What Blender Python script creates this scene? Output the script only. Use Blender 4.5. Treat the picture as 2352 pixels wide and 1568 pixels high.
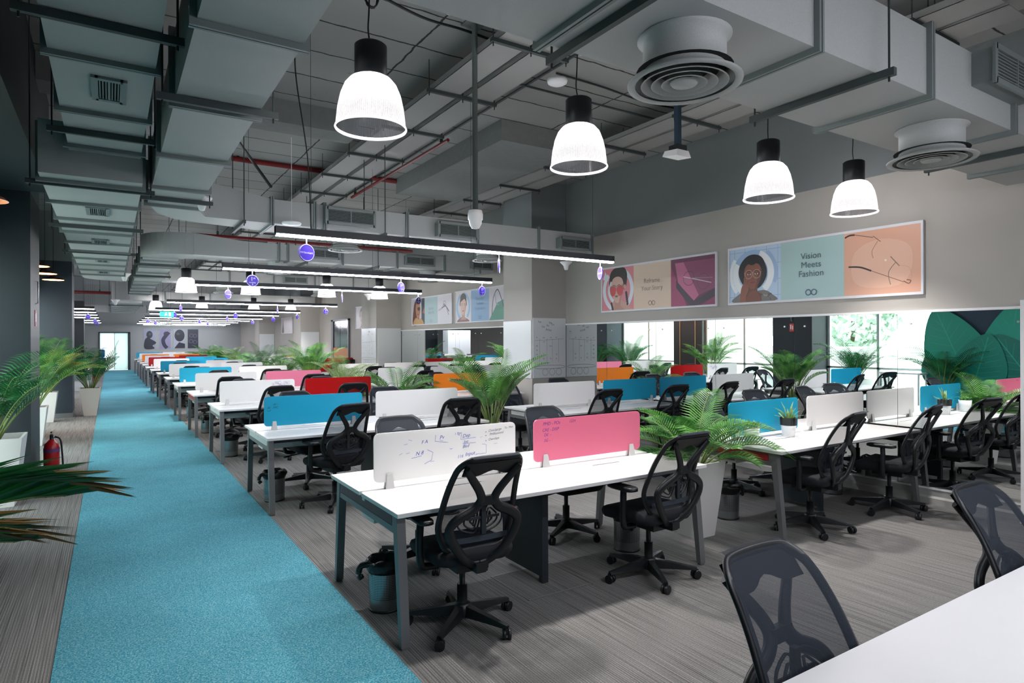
import bpy, math, random
from mathutils import Vector, Matrix
random.seed(7)
for o in list(bpy.data.objects): bpy.data.objects.remove(o)
scene = bpy.context.scene
col = scene.collection
PI = math.pi

# ------------------------------------------------------------------ camera, sky, exposure
CAM_H = 1.66
cd = bpy.data.cameras.new('camera'); cam = bpy.data.objects.new('camera', cd); col.objects.link(cam)
cd.sensor_width = 36.0; cd.lens = 1445.4 / 2352 * 36
cd.shift_y = -(784 - 780.33) / 2352
cd.clip_start = 0.05; cd.clip_end = 200
TH = 0.568386; ROLL = 0.0037644
cam.matrix_world = Matrix.Translation((0, 0, CAM_H)) @ Matrix.Rotation(-TH, 4, 'Z') @ Matrix.Rotation(PI/2, 4, 'X') @ Matrix.Rotation(-ROLL, 4, 'Z')
scene.camera = cam
world = bpy.data.worlds.new('world'); scene.world = world; world.use_nodes = True
bg = world.node_tree.nodes['Background']
bg.inputs[0].default_value = (0.93, 0.98, 1.0, 1); bg.inputs[1].default_value = 2.2
vs = scene.view_settings
vs.view_transform = 'Standard'; vs.look = 'None'; vs.gamma = 1; vs.use_curve_mapping = False
vs.exposure = 2.1
cy = scene.cycles
cy.use_denoising = True
cy.max_bounces = 7; cy.diffuse_bounces = 4; cy.glossy_bounces = 3; cy.transmission_bounces = 4; cy.transparent_max_bounces = 12
cy.caustics_reflective = False; cy.caustics_refractive = False
cy.sample_clamp_indirect = 4.0
cy.adaptive_threshold = 0.02
BAR_L = 21.0          # radiance of the light bars
PEND_W = 7.0
BEAM_W = 42.0         # watts in each glass pendant
BULB_L = 12.0

# ------------------------------------------------------------------ helpers
def lin(h):
    h = h.lstrip('#'); out = []
    for i in (0, 2, 4):
        c = int(h[i:i+2], 16) / 255
        out.append(c / 12.92 if c <= 0.04045 else ((c + 0.055) / 1.055) ** 2.4)
    return (*out, 1)
MATS = {}
def mat(name, color='#808080', rough=0.6, metal=0.0, spec=0.5, emit=None, strength=0.0, bump=None, var=None):
    if name in MATS: return MATS[name]
    m = bpy.data.materials.new(name); m.use_nodes = True
    nt = m.node_tree; b = nt.nodes['Principled BSDF']
    c = lin(color) if isinstance(color, str) else color
    b.inputs['Base Color'].default_value = c
    b.inputs['Roughness'].default_value = rough; b.inputs['Metallic'].default_value = metal
    b.inputs['Specular IOR Level'].default_value = spec
    if emit:
        b.inputs['Emission Color'].default_value = lin(emit); b.inputs['Emission Strength'].default_value = strength
    if bump or var:
        tc = nt.nodes.new('ShaderNodeTexCoord'); n = nt.nodes.new('ShaderNodeTexNoise')
        nt.links.new(tc.outputs['Object'], n.inputs['Vector'])
        n.inputs['Scale'].default_value = (bump or var)[0]; n.inputs['Detail'].default_value = 4
        if bump:
            bp = nt.nodes.new('ShaderNodeBump'); bp.inputs['Strength'].default_value = bump[1]; bp.inputs['Distance'].default_value = 0.01
            nt.links.new(n.outputs['Fac'], bp.inputs['Height']); nt.links.new(bp.outputs['Normal'], b.inputs['Normal'])
        if var:
            r = nt.nodes.new('ShaderNodeValToRGB')
            d = var[1]
            r.color_ramp.elements[0].position = 0.3; r.color_ramp.elements[1].position = 0.7
            r.color_ramp.elements[0].color = (c[0]*(1-d), c[1]*(1-d), c[2]*(1-d), 1)
            r.color_ramp.elements[1].color = (min(1, c[0]*(1+d)), min(1, c[1]*(1+d)), min(1, c[2]*(1+d)), 1)
            nt.links.new(n.outputs['Fac'], r.inputs['Fac']); nt.links.new(r.outputs['Color'], b.inputs['Base Color'])
    MATS[name] = m
    return m
class NT:
    """small helper for node trees"""
    def __init__(s, m): s.t = m.node_tree; s.b = s.t.nodes.get('Principled BSDF')
    def n(s, kind, **kw):
        x = s.t.nodes.new(kind)
        for k, v in kw.items():
            if k.startswith('i_'): x.inputs[int(k[2:])].default_value = v
            else: setattr(x, k, v)
        return x
    def l(s, a, b): s.t.links.new(a, b)

class MB:
    """collects shapes into one mesh; each face keeps a material index and a smooth flag"""
    def __init__(s): s.v = []; s.f = []; s.m = []; s.sm = []; s.mi = 0
    def add(s, vs, fs, smooth=False):
        o = len(s.v); s.v += [tuple(p) for p in vs]
        for f in fs: s.f.append([i + o for i in f]); s.m.append(s.mi); s.sm.append(smooth)
        return s
    def box(s, x0, x1, y0, y1, z0, z1):
        return s.add([(x0,y0,z0),(x1,y0,z0),(x1,y1,z0),(x0,y1,z0),(x0,y0,z1),(x1,y0,z1),(x1,y1,z1),(x0,y1,z1)],
                     [(0,3,2,1),(4,5,6,7),(0,1,5,4),(1,2,6,5),(2,3,7,6),(3,0,4,7)])
    def hexa(s, bottom, top):
        return s.add(list(bottom) + list(top), [(3,2,1,0),(4,5,6,7),(0,1,5,4),(1,2,6,5),(2,3,7,6),(3,0,4,7)])
    def prism(s, pts, axis, a, b, smooth=False):
        """polygon pts in the plane across AXIS, extruded from a to b"""
        n = len(pts)
        def P(p, t): return {'x': (t, p[0], p[1]), 'y': (p[0], t, p[1]), 'z': (p[0], p[1], t)}[axis]
        s.add([P(p, a) for p in pts] + [P(p, b) for p in pts], [list(range(n))[::-1], list(range(n, 2*n))], False)
        o = len(s.v) - 2*n
        for i in range(n):
            j = (i + 1) % n
            s.f.append([o+i, o+j, o+n+j, o+n+i]); s.m.append(s.mi); s.sm.append(smooth)
        return s
    def lathe(s, prof, seg=24, c=(0,0), smooth=True, cap=True):
        n = len(prof); vs = []
        for k in range(seg):
            a = 2*PI*k/seg
            for r, z in prof: vs.append((c[0]+r*math.cos(a), c[1]+r*math.sin(a), z))
        fs = []
        for k in range(seg):
            k2 = (k+1) % seg
            for i in range(n-1): fs.append((k*n+i, k2*n+i, k2*n+i+1, k*n+i+1))
        s.add(vs, fs, smooth)
        if cap:
            o = len(s.v) - len(vs)
            for i in (0, n-1):
                if prof[i][0] > 1e-5:
                    s.f.append([o+k*n+i for k in range(seg)]); s.m.append(s.mi); s.sm.append(False)
        return s
    def cyl(s, p, q, r, seg=10, r2=None, smooth=True):
        return s.tube([p, q], r, seg, radii=[r, r2 if r2 is not None else r], smooth=smooth)
    def tube(s, path, r, seg=8, closed=False, radii=None, flat=1.0, up=(0,0,1), smooth=True, cap=True):
        P = [Vector(p) for p in path]; n = len(P); vs = []; prev = None
        for i in range(n):
            if closed: t = P[(i+1) % n] - P[i-1]
            else: t = P[min(i+1, n-1)] - P[max(i-1, 0)]
            t.normalize()
            u = Vector(up)
            if abs(t.dot(u)) > 0.95: u = Vector((1,0,0)) if prev is None else prev
            a = t.cross(u).normalized(); b = a.cross(t).normalized()
            if prev is not None and a.dot(prev) < 0 and False: a, b = -a, -b
            prev = b
            rr = radii[i] if radii else r
            for k in range(seg):
                w = 2*PI*k/seg
                vs.append(P[i] + a*(rr*math.cos(w)) + b*(rr*flat*math.sin(w)))
        fs = []
        for i in range(n if closed else n-1):
            i2 = (i+1) % n
            for k in range(seg):
                k2 = (k+1) % seg
                fs.append((i*seg+k, i*seg+k2, i2*seg+k2, i2*seg+k))
        s.add(vs, fs, smooth)
        if cap and not closed:
            o = len(s.v) - len(vs)
            s.f.append([o+k for k in range(seg)]); s.m.append(s.mi); s.sm.append(False)
            s.f.append([o+(n-1)*seg+k for k in range(seg)][::-1]); s.m.append(s.mi); s.sm.append(False)
        return s
    def loft(s, rings, smooth=True, cap=True):
        n = len(rings[0]); vs = [p for r in rings for p in r]; fs = []
        for i in range(len(rings)-1):
            for k in range(n):
                k2 = (k+1) % n
                fs.append((i*n+k, i*n+k2, (i+1)*n+k2, (i+1)*n+k))
        s.add(vs, fs, smooth)
        if cap:
            o = len(s.v) - len(vs)
            s.f.append([o+k for k in range(n)][::-1]); s.m.append(s.mi); s.sm.append(False)
            s.f.append([o+(len(rings)-1)*n+k for k in range(n)]); s.m.append(s.mi); s.sm.append(False)
        return s
    def grid(s, rows, smooth=True):
        h, w = len(rows), len(rows[0])
        return s.add([p for r in rows for p in r], [(i*w+j, i*w+j+1, (i+1)*w+j+1, (i+1)*w+j) for i in range(h-1) for j in range(w-1)], smooth)
    def mesh(s, name, mats):
        me = bpy.data.meshes.new(name)
        me.from_pydata([tuple(p) for p in s.v], [], s.f)
        for m in (mats if isinstance(mats, (list, tuple)) else [mats]): me.materials.append(m)
        me.polygons.foreach_set('material_index', s.m); me.polygons.foreach_set('use_smooth', s.sm)
        me.update()
        return me
def link(name, me, parent=None, loc=None):
    o = bpy.data.objects.new(name, me); col.objects.link(o)
    if parent is not None: o.parent = parent
    if loc: o.location = loc
    return o
def tag(o, label=None, cat=None, group=None, kind=None):
    if label: o['label'] = label
    if cat: o['category'] = cat
    if group: o['group'] = group
    if kind: o['kind'] = kind
    return o
def empty(name, loc=(0,0,0), rz=0.0):
    o = bpy.data.objects.new(name, None); col.objects.link(o); o.location = loc; o.rotation_euler = (0,0,rz); o.empty_display_size = 0.2
    return o
def part(name, mb, m, parent, loc=None, label=None):
    o = link(name, mb.mesh(name, m), parent, loc)
    if label: o['label'] = label
    return o
def struct(name, mb, m, parent=None):
    o = link(name, mb.mesh(name, m), parent)
    if parent is None: o['kind'] = 'structure'
    return o
def kids(o): return [c for c in bpy.data.objects if c.parent is o]
def bevel(o, w, seg=2):
    b = o.modifiers.new('bevel', 'BEVEL'); b.width = w; b.segments = seg; b.limit_method = 'ANGLE'
    return o
def spline(pts, n=8, closed=False):
    """Catmull-Rom through pts"""
    P = [Vector(p) for p in pts]; out = []; m = len(P)
    for i in range(m if closed else m-1):
        if closed: a, b, c, d = P[i-1], P[i], P[(i+1) % m], P[(i+2) % m]
        else: a, b, c, d = P[max(i-1,0)], P[i], P[i+1], P[min(i+2,m-1)]
        for k in range(n):
            t = k/n
            out.append(0.5*((2*b) + (c-a)*t + (2*a-5*b+4*c-d)*t*t + (3*b-a-3*c+d)*t**3))
    if not closed: out.append(P[-1])
    return out
def rrect(hx, hy, r, n=4):
    out = []
    for cx, cy, a0 in ((hx-r, hy-r, 0), (-hx+r, hy-r, PI/2), (-hx+r, -hy+r, PI), (hx-r, -hy+r, 1.5*PI)):
        for k in range(n+1):
            a = a0 + (PI/2)*k/n
            out.append((cx + r*math.cos(a), cy + r*math.sin(a)))
    return out
_txt = {}
def text_geo(s, size=0.1, align='CENTER'):
    """flat glyph outlines of a line of text as (verts2d, faces)"""
    key = (s, align)
    if key not in _txt:
        c = bpy.data.curves.new('glyphs', 'FONT'); c.body = s; c.size = 1.0; c.align_x = align; c.align_y = 'CENTER'; c.resolution_u = 3
        o = bpy.data.objects.new('glyphs', c); col.objects.link(o)
        bpy.context.view_layer.update()
        dg = bpy.context.evaluated_depsgraph_get()
        me = bpy.data.meshes.new_from_object(o.evaluated_get(dg))
        _txt[key] = ([(v.co.x, v.co.y) for v in me.vertices], [tuple(p.vertices) for p in me.polygons])
        bpy.data.objects.remove(o); bpy.data.curves.remove(c); bpy.data.meshes.remove(me)
    vs, fs = _txt[key]
    return [(x*size, y*size) for x, y in vs], fs

# ------------------------------------------------------------------ materials
M_white_top = mat('white_laminate', '#eceae9', 0.35)
M_edge = mat('laminate_edge', '#d9d7d5', 0.5)
M_leg = mat('grey_steel', '#77787a', 0.45, 0.35)
M_dkleg = mat('dark_steel', '#2b3238', 0.5, 0.3)
M_black = mat('black_plastic', '#14171b', 0.42)
M_black2 = mat('black_fabric', '#14171d', 0.9)
M_chrome = mat('brushed_steel', '#b9bcbf', 0.28, 1.0)
M_white = mat('white_plastic', '#e9e9ea', 0.4)
M_clamp = mat('clamp_grey', '#c3c3c3', 0.45)
M_maroon = mat('maroon_inset', '#4a2632', 0.5)
M_red = mat('red_inset', '#a82224', 0.5)
M_wall = mat('beige_wall', '#b1aca6', 0.85, bump=(60, 0.05))
M_wall_dark = mat('grey_upper_wall', '#7c8082', 0.85, bump=(60, 0.05))
M_navy = mat('navy_paint', '#0b1820', 0.55)
M_navy2 = mat('slate_paint', '#2b353f', 0.6)
M_brown = mat('dark_brown_panel', '#2c2724', 0.4)
M_duct = mat('grey_painted_duct', '#a9aba9', 0.6, 0.05, bump=(180, 0.06), var=(3.0, 0.06))
M_flange = mat('duct_flange', '#7c8483', 0.5, 0.2)
M_rod = mat('hanger_rod', '#454d4d', 0.6, 0.3)
M_slot = mat('grille_dark', '#0d1417', 0.9)
M_pipe = mat('red_pipe', '#76181c', 0.5)
M_purple = mat('purple_sign', '#4a2fc0', 0.35, emit='#4a2fc0', strength=0.0)
M_navysign = mat('navy_sign', '#1c1a52', 0.35)
M_bag = mat('black_liner', '#0b0c0e', 0.3, bump=(40, 0.6))
M_soil = mat('soil', '#2a211b', 0.95, bump=(80, 0.8))
M_planter = mat('white_planter', '#d3d1cf', 0.5)
M_planter_g = mat('concrete_planter', '#b3afaa', 0.75, bump=(120, 0.15))
M_ext = mat('red_extinguisher', '#b3141a', 0.3)
M_copper = mat('copper_shade', '#b8693a', 0.35, 0.8)
M_board = mat('whiteboard', '#dfe2e3', 0.18)
M_ink = mat('black_ink', '#23262b', 0.6)
M_inkb = mat('blue_ink', '#2f49b0', 0.6)
M_inkp = mat('purple_ink', '#6a2f95', 0.6)
M_screen = mat('acoustic', '#777777', 0.6)
def panel_mat(name, c, tr=0.48):
    m = mat(name, c, 0.22)
    t = NT(m); out = t.t.nodes['Material Output']
    tl = t.n('ShaderNodeBsdfTranslucent'); tl.inputs[0].default_value = lin(c)
    mx = t.n('ShaderNodeMixShader', i_0=tr)
    t.l(t.b.outputs[0], mx.inputs[1]); t.l(tl.outputs[0], mx.inputs[2]); t.l(mx.outputs[0], out.inputs['Surface'])
    return m
PANEL = {'white': panel_mat('white_divider', '#f2f1f0'), 'pink': panel_mat('pink_divider', '#ef96b2'), 'blue': panel_mat('blue_divider', '#35bcd9'),
         'red': panel_mat('red_divider', '#bd1a1c'), 'orange': panel_mat('orange_divider', '#f09a35')}
def mesh_fabric():
    m = mat('mesh_fabric', '#202935', 0.8)
    t = NT(m); out = t.t.nodes['Material Output']
    tr = t.n('ShaderNodeBsdfTransparent'); mx = t.n('ShaderNodeMixShader', i_0=0.68)
    t.l(tr.outputs[0], mx.inputs[1]); t.l(t.b.outputs[0], mx.inputs[2]); t.l(mx.outputs[0], out.inputs['Surface'])
    return m
M_mesh = mesh_fabric()
def mirror_mat():
    m = bpy.data.materials.new('mirror_glass'); m.use_nodes = True
    t = NT(m); t.t.nodes.remove(t.b)
    g = t.n('ShaderNodeBsdfGlossy'); g.inputs['Color'].default_value = (0.86, 0.9, 0.89, 1); g.inputs['Roughness'].default_value = 0.0
    t.l(g.outputs[0], t.t.nodes['Material Output'].inputs['Surface'])
    return m
M_mirror = mirror_mat()
def glass_mat():
    m = bpy.data.materials.new('window_glass'); m.use_nodes = True
    t = NT(m); t.t.nodes.remove(t.b)
    g = t.n('ShaderNodeBsdfGlossy'); g.inputs['Roughness'].default_value = 0.02
    tr = t.n('ShaderNodeBsdfTransparent'); tr.inputs[0].default_value = (0.9, 0.96, 0.95, 1)
    mx = t.n('ShaderNodeMixShader', i_0=0.07)
    t.l(tr.outputs[0], mx.inputs[1]); t.l(g.outputs[0], mx.inputs[2]); t.l(mx.outputs[0], t.t.nodes['Material Output'].inputs['Surface'])
    return m
M_glass = glass_mat()
def shade_mat():
    m = bpy.data.materials.new('prismatic_shade'); m.use_nodes = True
    t = NT(m); t.t.nodes.remove(t.b)
    tc = t.n('ShaderNodeTexCoord'); sp = t.n('ShaderNodeSeparateXYZ'); t.l(tc.outputs['Object'], sp.inputs[0])
    at = t.n('ShaderNodeMath', operation='ARCTAN2'); t.l(sp.outputs[0], at.inputs[0]); t.l(sp.outputs[1], at.inputs[1])
    ml = t.n('ShaderNodeMath', operation='MULTIPLY', i_1=110.0); t.l(at.outputs[0], ml.inputs[0])
    sn = t.n('ShaderNodeMath', operation='SINE'); t.l(ml.outputs[0], sn.inputs[0])
    rm = t.n('ShaderNodeMapRange', i_1=-1.0, i_2=1.0, i_3=0.42, i_4=0.66); t.l(sn.outputs[0], rm.inputs[0])
    tr = t.n('ShaderNodeBsdfTransparent'); tr.inputs[0].default_value = (0.97, 0.97, 1, 1)
    tl = t.n('ShaderNodeBsdfTranslucent'); tl.inputs[0].default_value = (0.24, 0.24, 0.25, 1)
    gl = t.n('ShaderNodeBsdfGlossy'); gl.inputs['Roughness'].default_value = 0.15
    m1 = t.n('ShaderNodeMixShader'); t.l(rm.outputs[0], m1.inputs[0]); t.l(tr.outputs[0], m1.inputs[1]); t.l(tl.outputs[0], m1.inputs[2])
    m2 = t.n('ShaderNodeMixShader', i_0=0.06); t.l(m1.outputs[0], m2.inputs[1]); t.l(gl.outputs[0], m2.inputs[2])
    t.l(m2.outputs[0], t.t.nodes['Material Output'].inputs['Surface'])
    return m
M_shade = shade_mat()
M_barlight = mat('lamp_diffuser', '#ffffff', 0.5, emit='#f4f6ff', strength=BAR_L)
M_bulb = mat('lamp_bulb', '#ffffff', 0.5, emit='#fff6f0', strength=BULB_L)
M_warm = mat('warm_lamp', '#ffb37a', 0.5, emit='#ff9a4d', strength=9.0)
M_green_e = mat('exit_green', '#22b070', 0.5, emit='#28c07c', strength=1.2)
M_green_w = mat('exit_white', '#e8fff2', 0.5, emit='#e8fff2', strength=1.6)
def carpet_grey():
    m = mat('grey_ribbed_carpet', '#6c6966', 0.95, spec=0.1); t = NT(m)
    tc = t.n('ShaderNodeTexCoord')
    def noise(sx, sy, scale, det=2.0):
        mp = t.n('ShaderNodeMapping'); mp.inputs['Scale'].default_value = (sx, sy, 1); t.l(tc.outputs['Object'], mp.inputs[0])
        n = t.n('ShaderNodeTexNoise'); n.inputs['Scale'].default_value = scale; n.inputs['Detail'].default_value = det; t.l(mp.outputs[0], n.inputs['Vector'])
        return n
    a = noise(150, 1.6, 1.0, 1.0); b = noise(75, 0.8, 1.0, 0.0); c = noise(260, 90, 1.0, 1.0)
    w = t.n('ShaderNodeTexWave', wave_type='BANDS', bands_direction='X'); w.inputs['Scale'].default_value = 22.0; w.inputs['Distortion'].default_value = 0.0
    t.l(tc.outputs['Object'], w.inputs['Vector'])
    r1 = t.n('ShaderNodeMapRange', i_1=0.3, i_2=0.7, i_3=0.74, i_4=1.24); t.l(a.outputs['Fac'], r1.inputs[0])
    r2 = t.n('ShaderNodeMapRange', i_1=0.3, i_2=0.42, i_3=0.72, i_4=1.0); t.l(b.outputs['Fac'], r2.inputs[0])
    r3 = t.n('ShaderNodeMapRange', i_1=0.3, i_2=0.7, i_3=0.8, i_4=1.2); t.l(c.outputs['Fac'], r3.inputs[0])
    r4 = t.n('ShaderNodeMapRange', i_1=0.0, i_2=1.0, i_3=0.72, i_4=1.12); t.l(w.outputs['Fac'], r4.inputs[0])
    x = None
    for r in (r1, r2, r3, r4):
        if x is None: x = r.outputs[0]; continue
        q = t.n('ShaderNodeMath', operation='MULTIPLY'); t.l(x, q.inputs[0]); t.l(r.outputs[0], q.inputs[1]); x = q.outputs[0]
    mx = t.n('ShaderNodeMix', data_type='RGBA', blend_type='MULTIPLY'); mx.inputs[0].default_value = 1.0
    mx.inputs[6].default_value = lin('#82807e'); t.l(x, mx.inputs[7]); t.l(mx.outputs[2], t.b.inputs['Base Color'])
    bp = t.n('ShaderNodeBump'); bp.inputs['Strength'].default_value = 0.3; bp.inputs['Distance'].default_value = 0.004
    t.l(x, bp.inputs['Height']); t.l(bp.outputs[0], t.b.inputs['Normal'])
    return m
M_carpet = carpet_grey()
def carpet_blue():
    m = mat('blue_carpet', '#2d8fae', 0.97, spec=0.08); t = NT(m)
    tc = t.n('ShaderNodeTexCoord')
    n = t.n('ShaderNodeTexNoise'); n.inputs['Scale'].default_value = 130; n.inputs['Detail'].default_value = 3; t.l(tc.outputs['Object'], n.inputs['Vector'])
    n2 = t.n('ShaderNodeTexNoise'); n2.inputs['Scale'].default_value = 1.3; n2.inputs['Detail'].default_value = 2; t.l(tc.outputs['Object'], n2.inputs['Vector'])
    r = t.n('ShaderNodeValToRGB'); e = r.color_ramp.elements
    e[0].position = 0.33; e[0].color = lin('#297a90'); e[1].position = 0.72; e[1].color = lin('#94bdc5')
    k = e.new(0.5); k.color = lin('#5099ab')
    t.l(n.outputs['Fac'], r.inputs[0])
    rr = t.n('ShaderNodeMapRange', i_1=0.3, i_2=0.7, i_3=0.9, i_4=1.1); t.l(n2.outputs['Fac'], rr.inputs[0])
    mx = t.n('ShaderNodeMix', data_type='RGBA', blend_type='MULTIPLY'); mx.inputs[0].default_value = 1.0
    t.l(r.outputs[0], mx.inputs[6]); t.l(rr.outputs[0], mx.inputs[7]); t.l(mx.outputs[2], t.b.inputs['Base Color'])
    bp = t.n('ShaderNodeBump'); bp.inputs['Strength'].default_value = 0.4; bp.inputs['Distance'].default_value = 0.004
    t.l(n.outputs['Fac'], bp.inputs['Height']); t.l(bp.outputs[0], t.b.inputs['Normal'])
    return m
M_blue = carpet_blue()
def ceiling_mat():
    m = mat('painted_slab', '#70706e', 0.85); t = NT(m)
    tc = t.n('ShaderNodeTexCoord')
    dn = t.n('ShaderNodeTexNoise'); dn.inputs['Scale'].default_value = 6; dn.inputs['Detail'].default_value = 5; t.l(tc.outputs['Object'], dn.inputs['Vector'])
    ad = t.n('ShaderNodeVectorMath', operation='MULTIPLY_ADD'); t.l(dn.outputs['Color'], ad.inputs[0]); ad.inputs[1].default_value = (0.05, 0.05, 0); t.l(tc.outputs['Object'], ad.inputs[2])
    br = t.n('ShaderNodeTexBrick', offset=0.0); t.l(ad.outputs[0], br.inputs['Vector'])
    br.inputs['Color1'].default_value = lin('#9e9e9b'); br.inputs['Color2'].default_value = lin('#949492'); br.inputs['Mortar'].default_value = lin('#30302f')
    br.inputs['Scale'].default_value = 1.0; br.inputs['Mortar Size'].default_value = 0.011; br.inputs['Brick Width'].default_value = 1.25; br.inputs['Row Height'].default_value = 0.62
    n2 = t.n('ShaderNodeTexNoise'); n2.inputs['Scale'].default_value = 9; n2.inputs['Detail'].default_value = 8; t.l(tc.outputs['Object'], n2.inputs['Vector'])
    rr = t.n('ShaderNodeMapRange', i_1=0.24, i_2=0.30, i_3=0.7, i_4=1.0); t.l(n2.outputs['Fac'], rr.inputs[0])
    mx = t.n('ShaderNodeMix', data_type='RGBA', blend_type='MULTIPLY'); mx.inputs[0].default_value = 1.0
    t.l(br.outputs['Color'], mx.inputs[6]); t.l(rr.outputs[0], mx.inputs[7]); t.l(mx.outputs[2], t.b.inputs['Base Color'])
    bp = t.n('ShaderNodeBump'); bp.inputs['Strength'].default_value = 0.25; t.l(dn.outputs['Fac'], bp.inputs['Height']); t.l(bp.outputs[0], t.b.inputs['Normal'])
    return m
M_ceil = ceiling_mat()
M_beam = mat('painted_beam', '#808281', 0.85, bump=(14, 0.3), var=(5, 0.05))
def leaf_mat(name, c1, c2, tr=0.25):
    m = mat(name, c1, 0.45); t = NT(m)
    tc = t.n('ShaderNodeTexCoord'); n = t.n('ShaderNodeTexNoise'); n.inputs['Scale'].default_value = 5; n.inputs['Detail'].default_value = 3
    t.l(tc.outputs['Object'], n.inputs['Vector'])
    r = t.n('ShaderNodeValToRGB'); e = r.color_ramp.elements; e[0].position = 0.35; e[0].color = lin(c1); e[1].position = 0.68; e[1].color = lin(c2)
    t.l(n.outputs['Fac'], r.inputs[0]); t.l(r.outputs[0], t.b.inputs['Base Color'])
    tl = t.n('ShaderNodeBsdfTranslucent'); t.l(r.outputs[0], tl.inputs[0])
    mx = t.n('ShaderNodeMixShader', i_0=tr); out = t.t.nodes['Material Output']
    t.l(t.b.outputs[0], mx.inputs[1]); t.l(tl.outputs[0], mx.inputs[2]); t.l(mx.outputs[0], out.inputs['Surface'])
    return m
M_leaf = leaf_mat('palm_leaf', '#1f5a2a', '#6fae4e')
M_leaf2 = leaf_mat('palm_leaf_dark', '#0d4422', '#2f8a45')
M_leaf3 = leaf_mat('palm_leaf_pale', '#5f8f4a', '#b4c68a')
M_stem = mat('palm_stem', '#75884a', 0.6)
M_dry = mat('dry_leaf_tip', '#8a6a35', 0.7)
def perf_mat():
    m = mat('perforated_steel', '#a7abad', 0.3, 0.95); t = NT(m)
    tc = t.n('ShaderNodeTexCoord'); sp = t.n('ShaderNodeSeparateXYZ'); t.l(tc.outputs['Object'], sp.inputs[0])
    at = t.n('ShaderNodeMath', operation='ARCTAN2'); t.l(sp.outputs[0], at.inputs[0]); t.l(sp.outputs[1], at.inputs[1])
    cm = t.n('ShaderNodeCombineXYZ')
    a = t.n('ShaderNodeMath', operation='MULTIPLY', i_1=11.0); t.l(at.outputs[0], a.inputs[0]); t.l(a.outputs[0], cm.inputs[0])
    b = t.n('ShaderNodeMath', operation='MULTIPLY', i_1=95.0); t.l(sp.outputs[2], b.inputs[0]); t.l(b.outputs[0], cm.inputs[1])
    v = t.n('ShaderNodeTexVoronoi', feature='F1'); v.inputs['Randomness'].default_value = 0.0; v.inputs['Scale'].default_value = 1.0; t.l(cm.outputs[0], v.inputs['Vector'])
    g = t.n('ShaderNodeMath', operation='LESS_THAN', i_1=0.3); t.l(v.outputs['Distance'], g.inputs[0])
    h = t.n('ShaderNodeMath', operation='GREATER_THAN', i_1=0.075); t.l(sp.outputs[2], h.inputs[0])
    q = t.n('ShaderNodeMath', operation='MULTIPLY'); t.l(g.outputs[0], q.inputs[0]); t.l(h.outputs[0], q.inputs[1])
    mx = t.n('ShaderNodeMix', data_type='RGBA'); mx.inputs[6].default_value = lin('#a7abad'); mx.inputs[7].default_value = lin('#121416'); t.l(q.outputs[0], mx.inputs[0])
    t.l(mx.outputs[2], t.b.inputs['Base Color'])
    iv = t.n('ShaderNodeMath', operation='SUBTRACT', i_0=0.95); t.l(q.outputs[0], iv.inputs[1]); t.l(iv.outputs[0], t.b.inputs['Metallic'])
    return m
M_perf = perf_mat()

# ------------------------------------------------------------------ room shell
CEIL = 4.47; XW = 7.0; YB = -4.0; YF = 43.0
struct('floor', MB().box(-1.6, 7.2, YB-0.2, YF+0.4, -0.12, 0.0).box(-9, -1.6, 17.6, YF+0.4, -0.12, 0.0), M_carpet)
aisle = link('floor_carpet_runner', MB().box(-0.25, 1.265, YB, 42.6, 0.0, 0.006).mesh('floor_carpet_runner', M_blue)); aisle['kind'] = 'structure'
struct('ceiling', MB().box(-1.6, 7.2, YB-0.2, YF+0.4, CEIL, CEIL+0.2).box(-9, -1.6, 17.6, YF+0.4, CEIL, CEIL+0.2), M_ceil)
struct('wall_right', MB().box(XW, XW+0.2, YB, YF, 0, 3.42), M_wall)
struct('wall_right_upper', MB().box(XW, XW+0.2, YB, YF, 3.42, CEIL), M_wall_dark)
struct('wall_back', MB().box(-1.6, 7.2, YB-0.2, YB, 0, CEIL), M_navy2)
struct('wall_far', MB().box(1.0, 7.2, YF, YF+0.2, 0, CEIL).box(-9, -0.55, YF, YF+0.2, 0, CEIL).box(-0.55, 1.0, YF, YF+0.2, 2.2, CEIL), mat('far_wall', '#9b9f9f', 0.85))
struct('wall_far_left', MB().box(-9.2, -9, 17.6, YF+0.2, 0, CEIL), M_wall)
# left window wall: solid pieces between the openings
XL = -1.4
lw = MB().box(XL-0.2, XL, YB, 6.7, 0, CEIL).box(XL-0.2, XL, 6.7, 17.8, 2.75, CEIL).box(XL-0.2, XL, 9.2, 10.3, 0, 2.75).box(XL-0.2, XL, 16.8, 17.8, 0, 2.75)
struct('wall_left', lw, M_navy)
struct('wall_left_pier', MB().box(XL-0.2, XL+0.1, 13.1, 14.25, 0, 2.75), M_brown)
struct('wall_left_return', MB().box(-9, XL-0.2, 17.6, 17.8, 0, CEIL), M_wall)
struct('trim_1', MB().box(XL+0.1, XL+0.112, 13.35, 13.38, 0, 2.75).box(XL+0.1, XL+0.112, 13.97, 14.0, 0, 2.75), mat('brass_strip', '#b59468', 0.35, 0.7))
for i, (a, b) in enumerate(((6.7, 9.2), (10.3, 13.1), (14.25, 16.8))):
    w = empty('window_%d' % (i+1), (XL-0.1, (a+b)/2, 0)); w['kind'] = 'structure'
    h = (b-a)/2
    f = MB()
    for y0, y1, z0, z1 in ((-h, -h+0.06, 0.05, 2.75), (h-0.06, h, 0.05, 2.75), (-h, h, 0, 0.06), (-h, h, 2.69, 2.75), (-0.03, 0.03, 0.05, 2.7), (-h, h, 0.92, 0.97)):
        f.box(-0.04, 0.04, y0, y1, z0, z1)
    part('window_frame', f, mat('window_frame', '#d8dcdc', 0.5), w)
    part('window_pane', MB().box(-0.004, 0.004, -h+0.05, h-0.05, 0.06, 2.7), M_glass, w)
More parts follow.
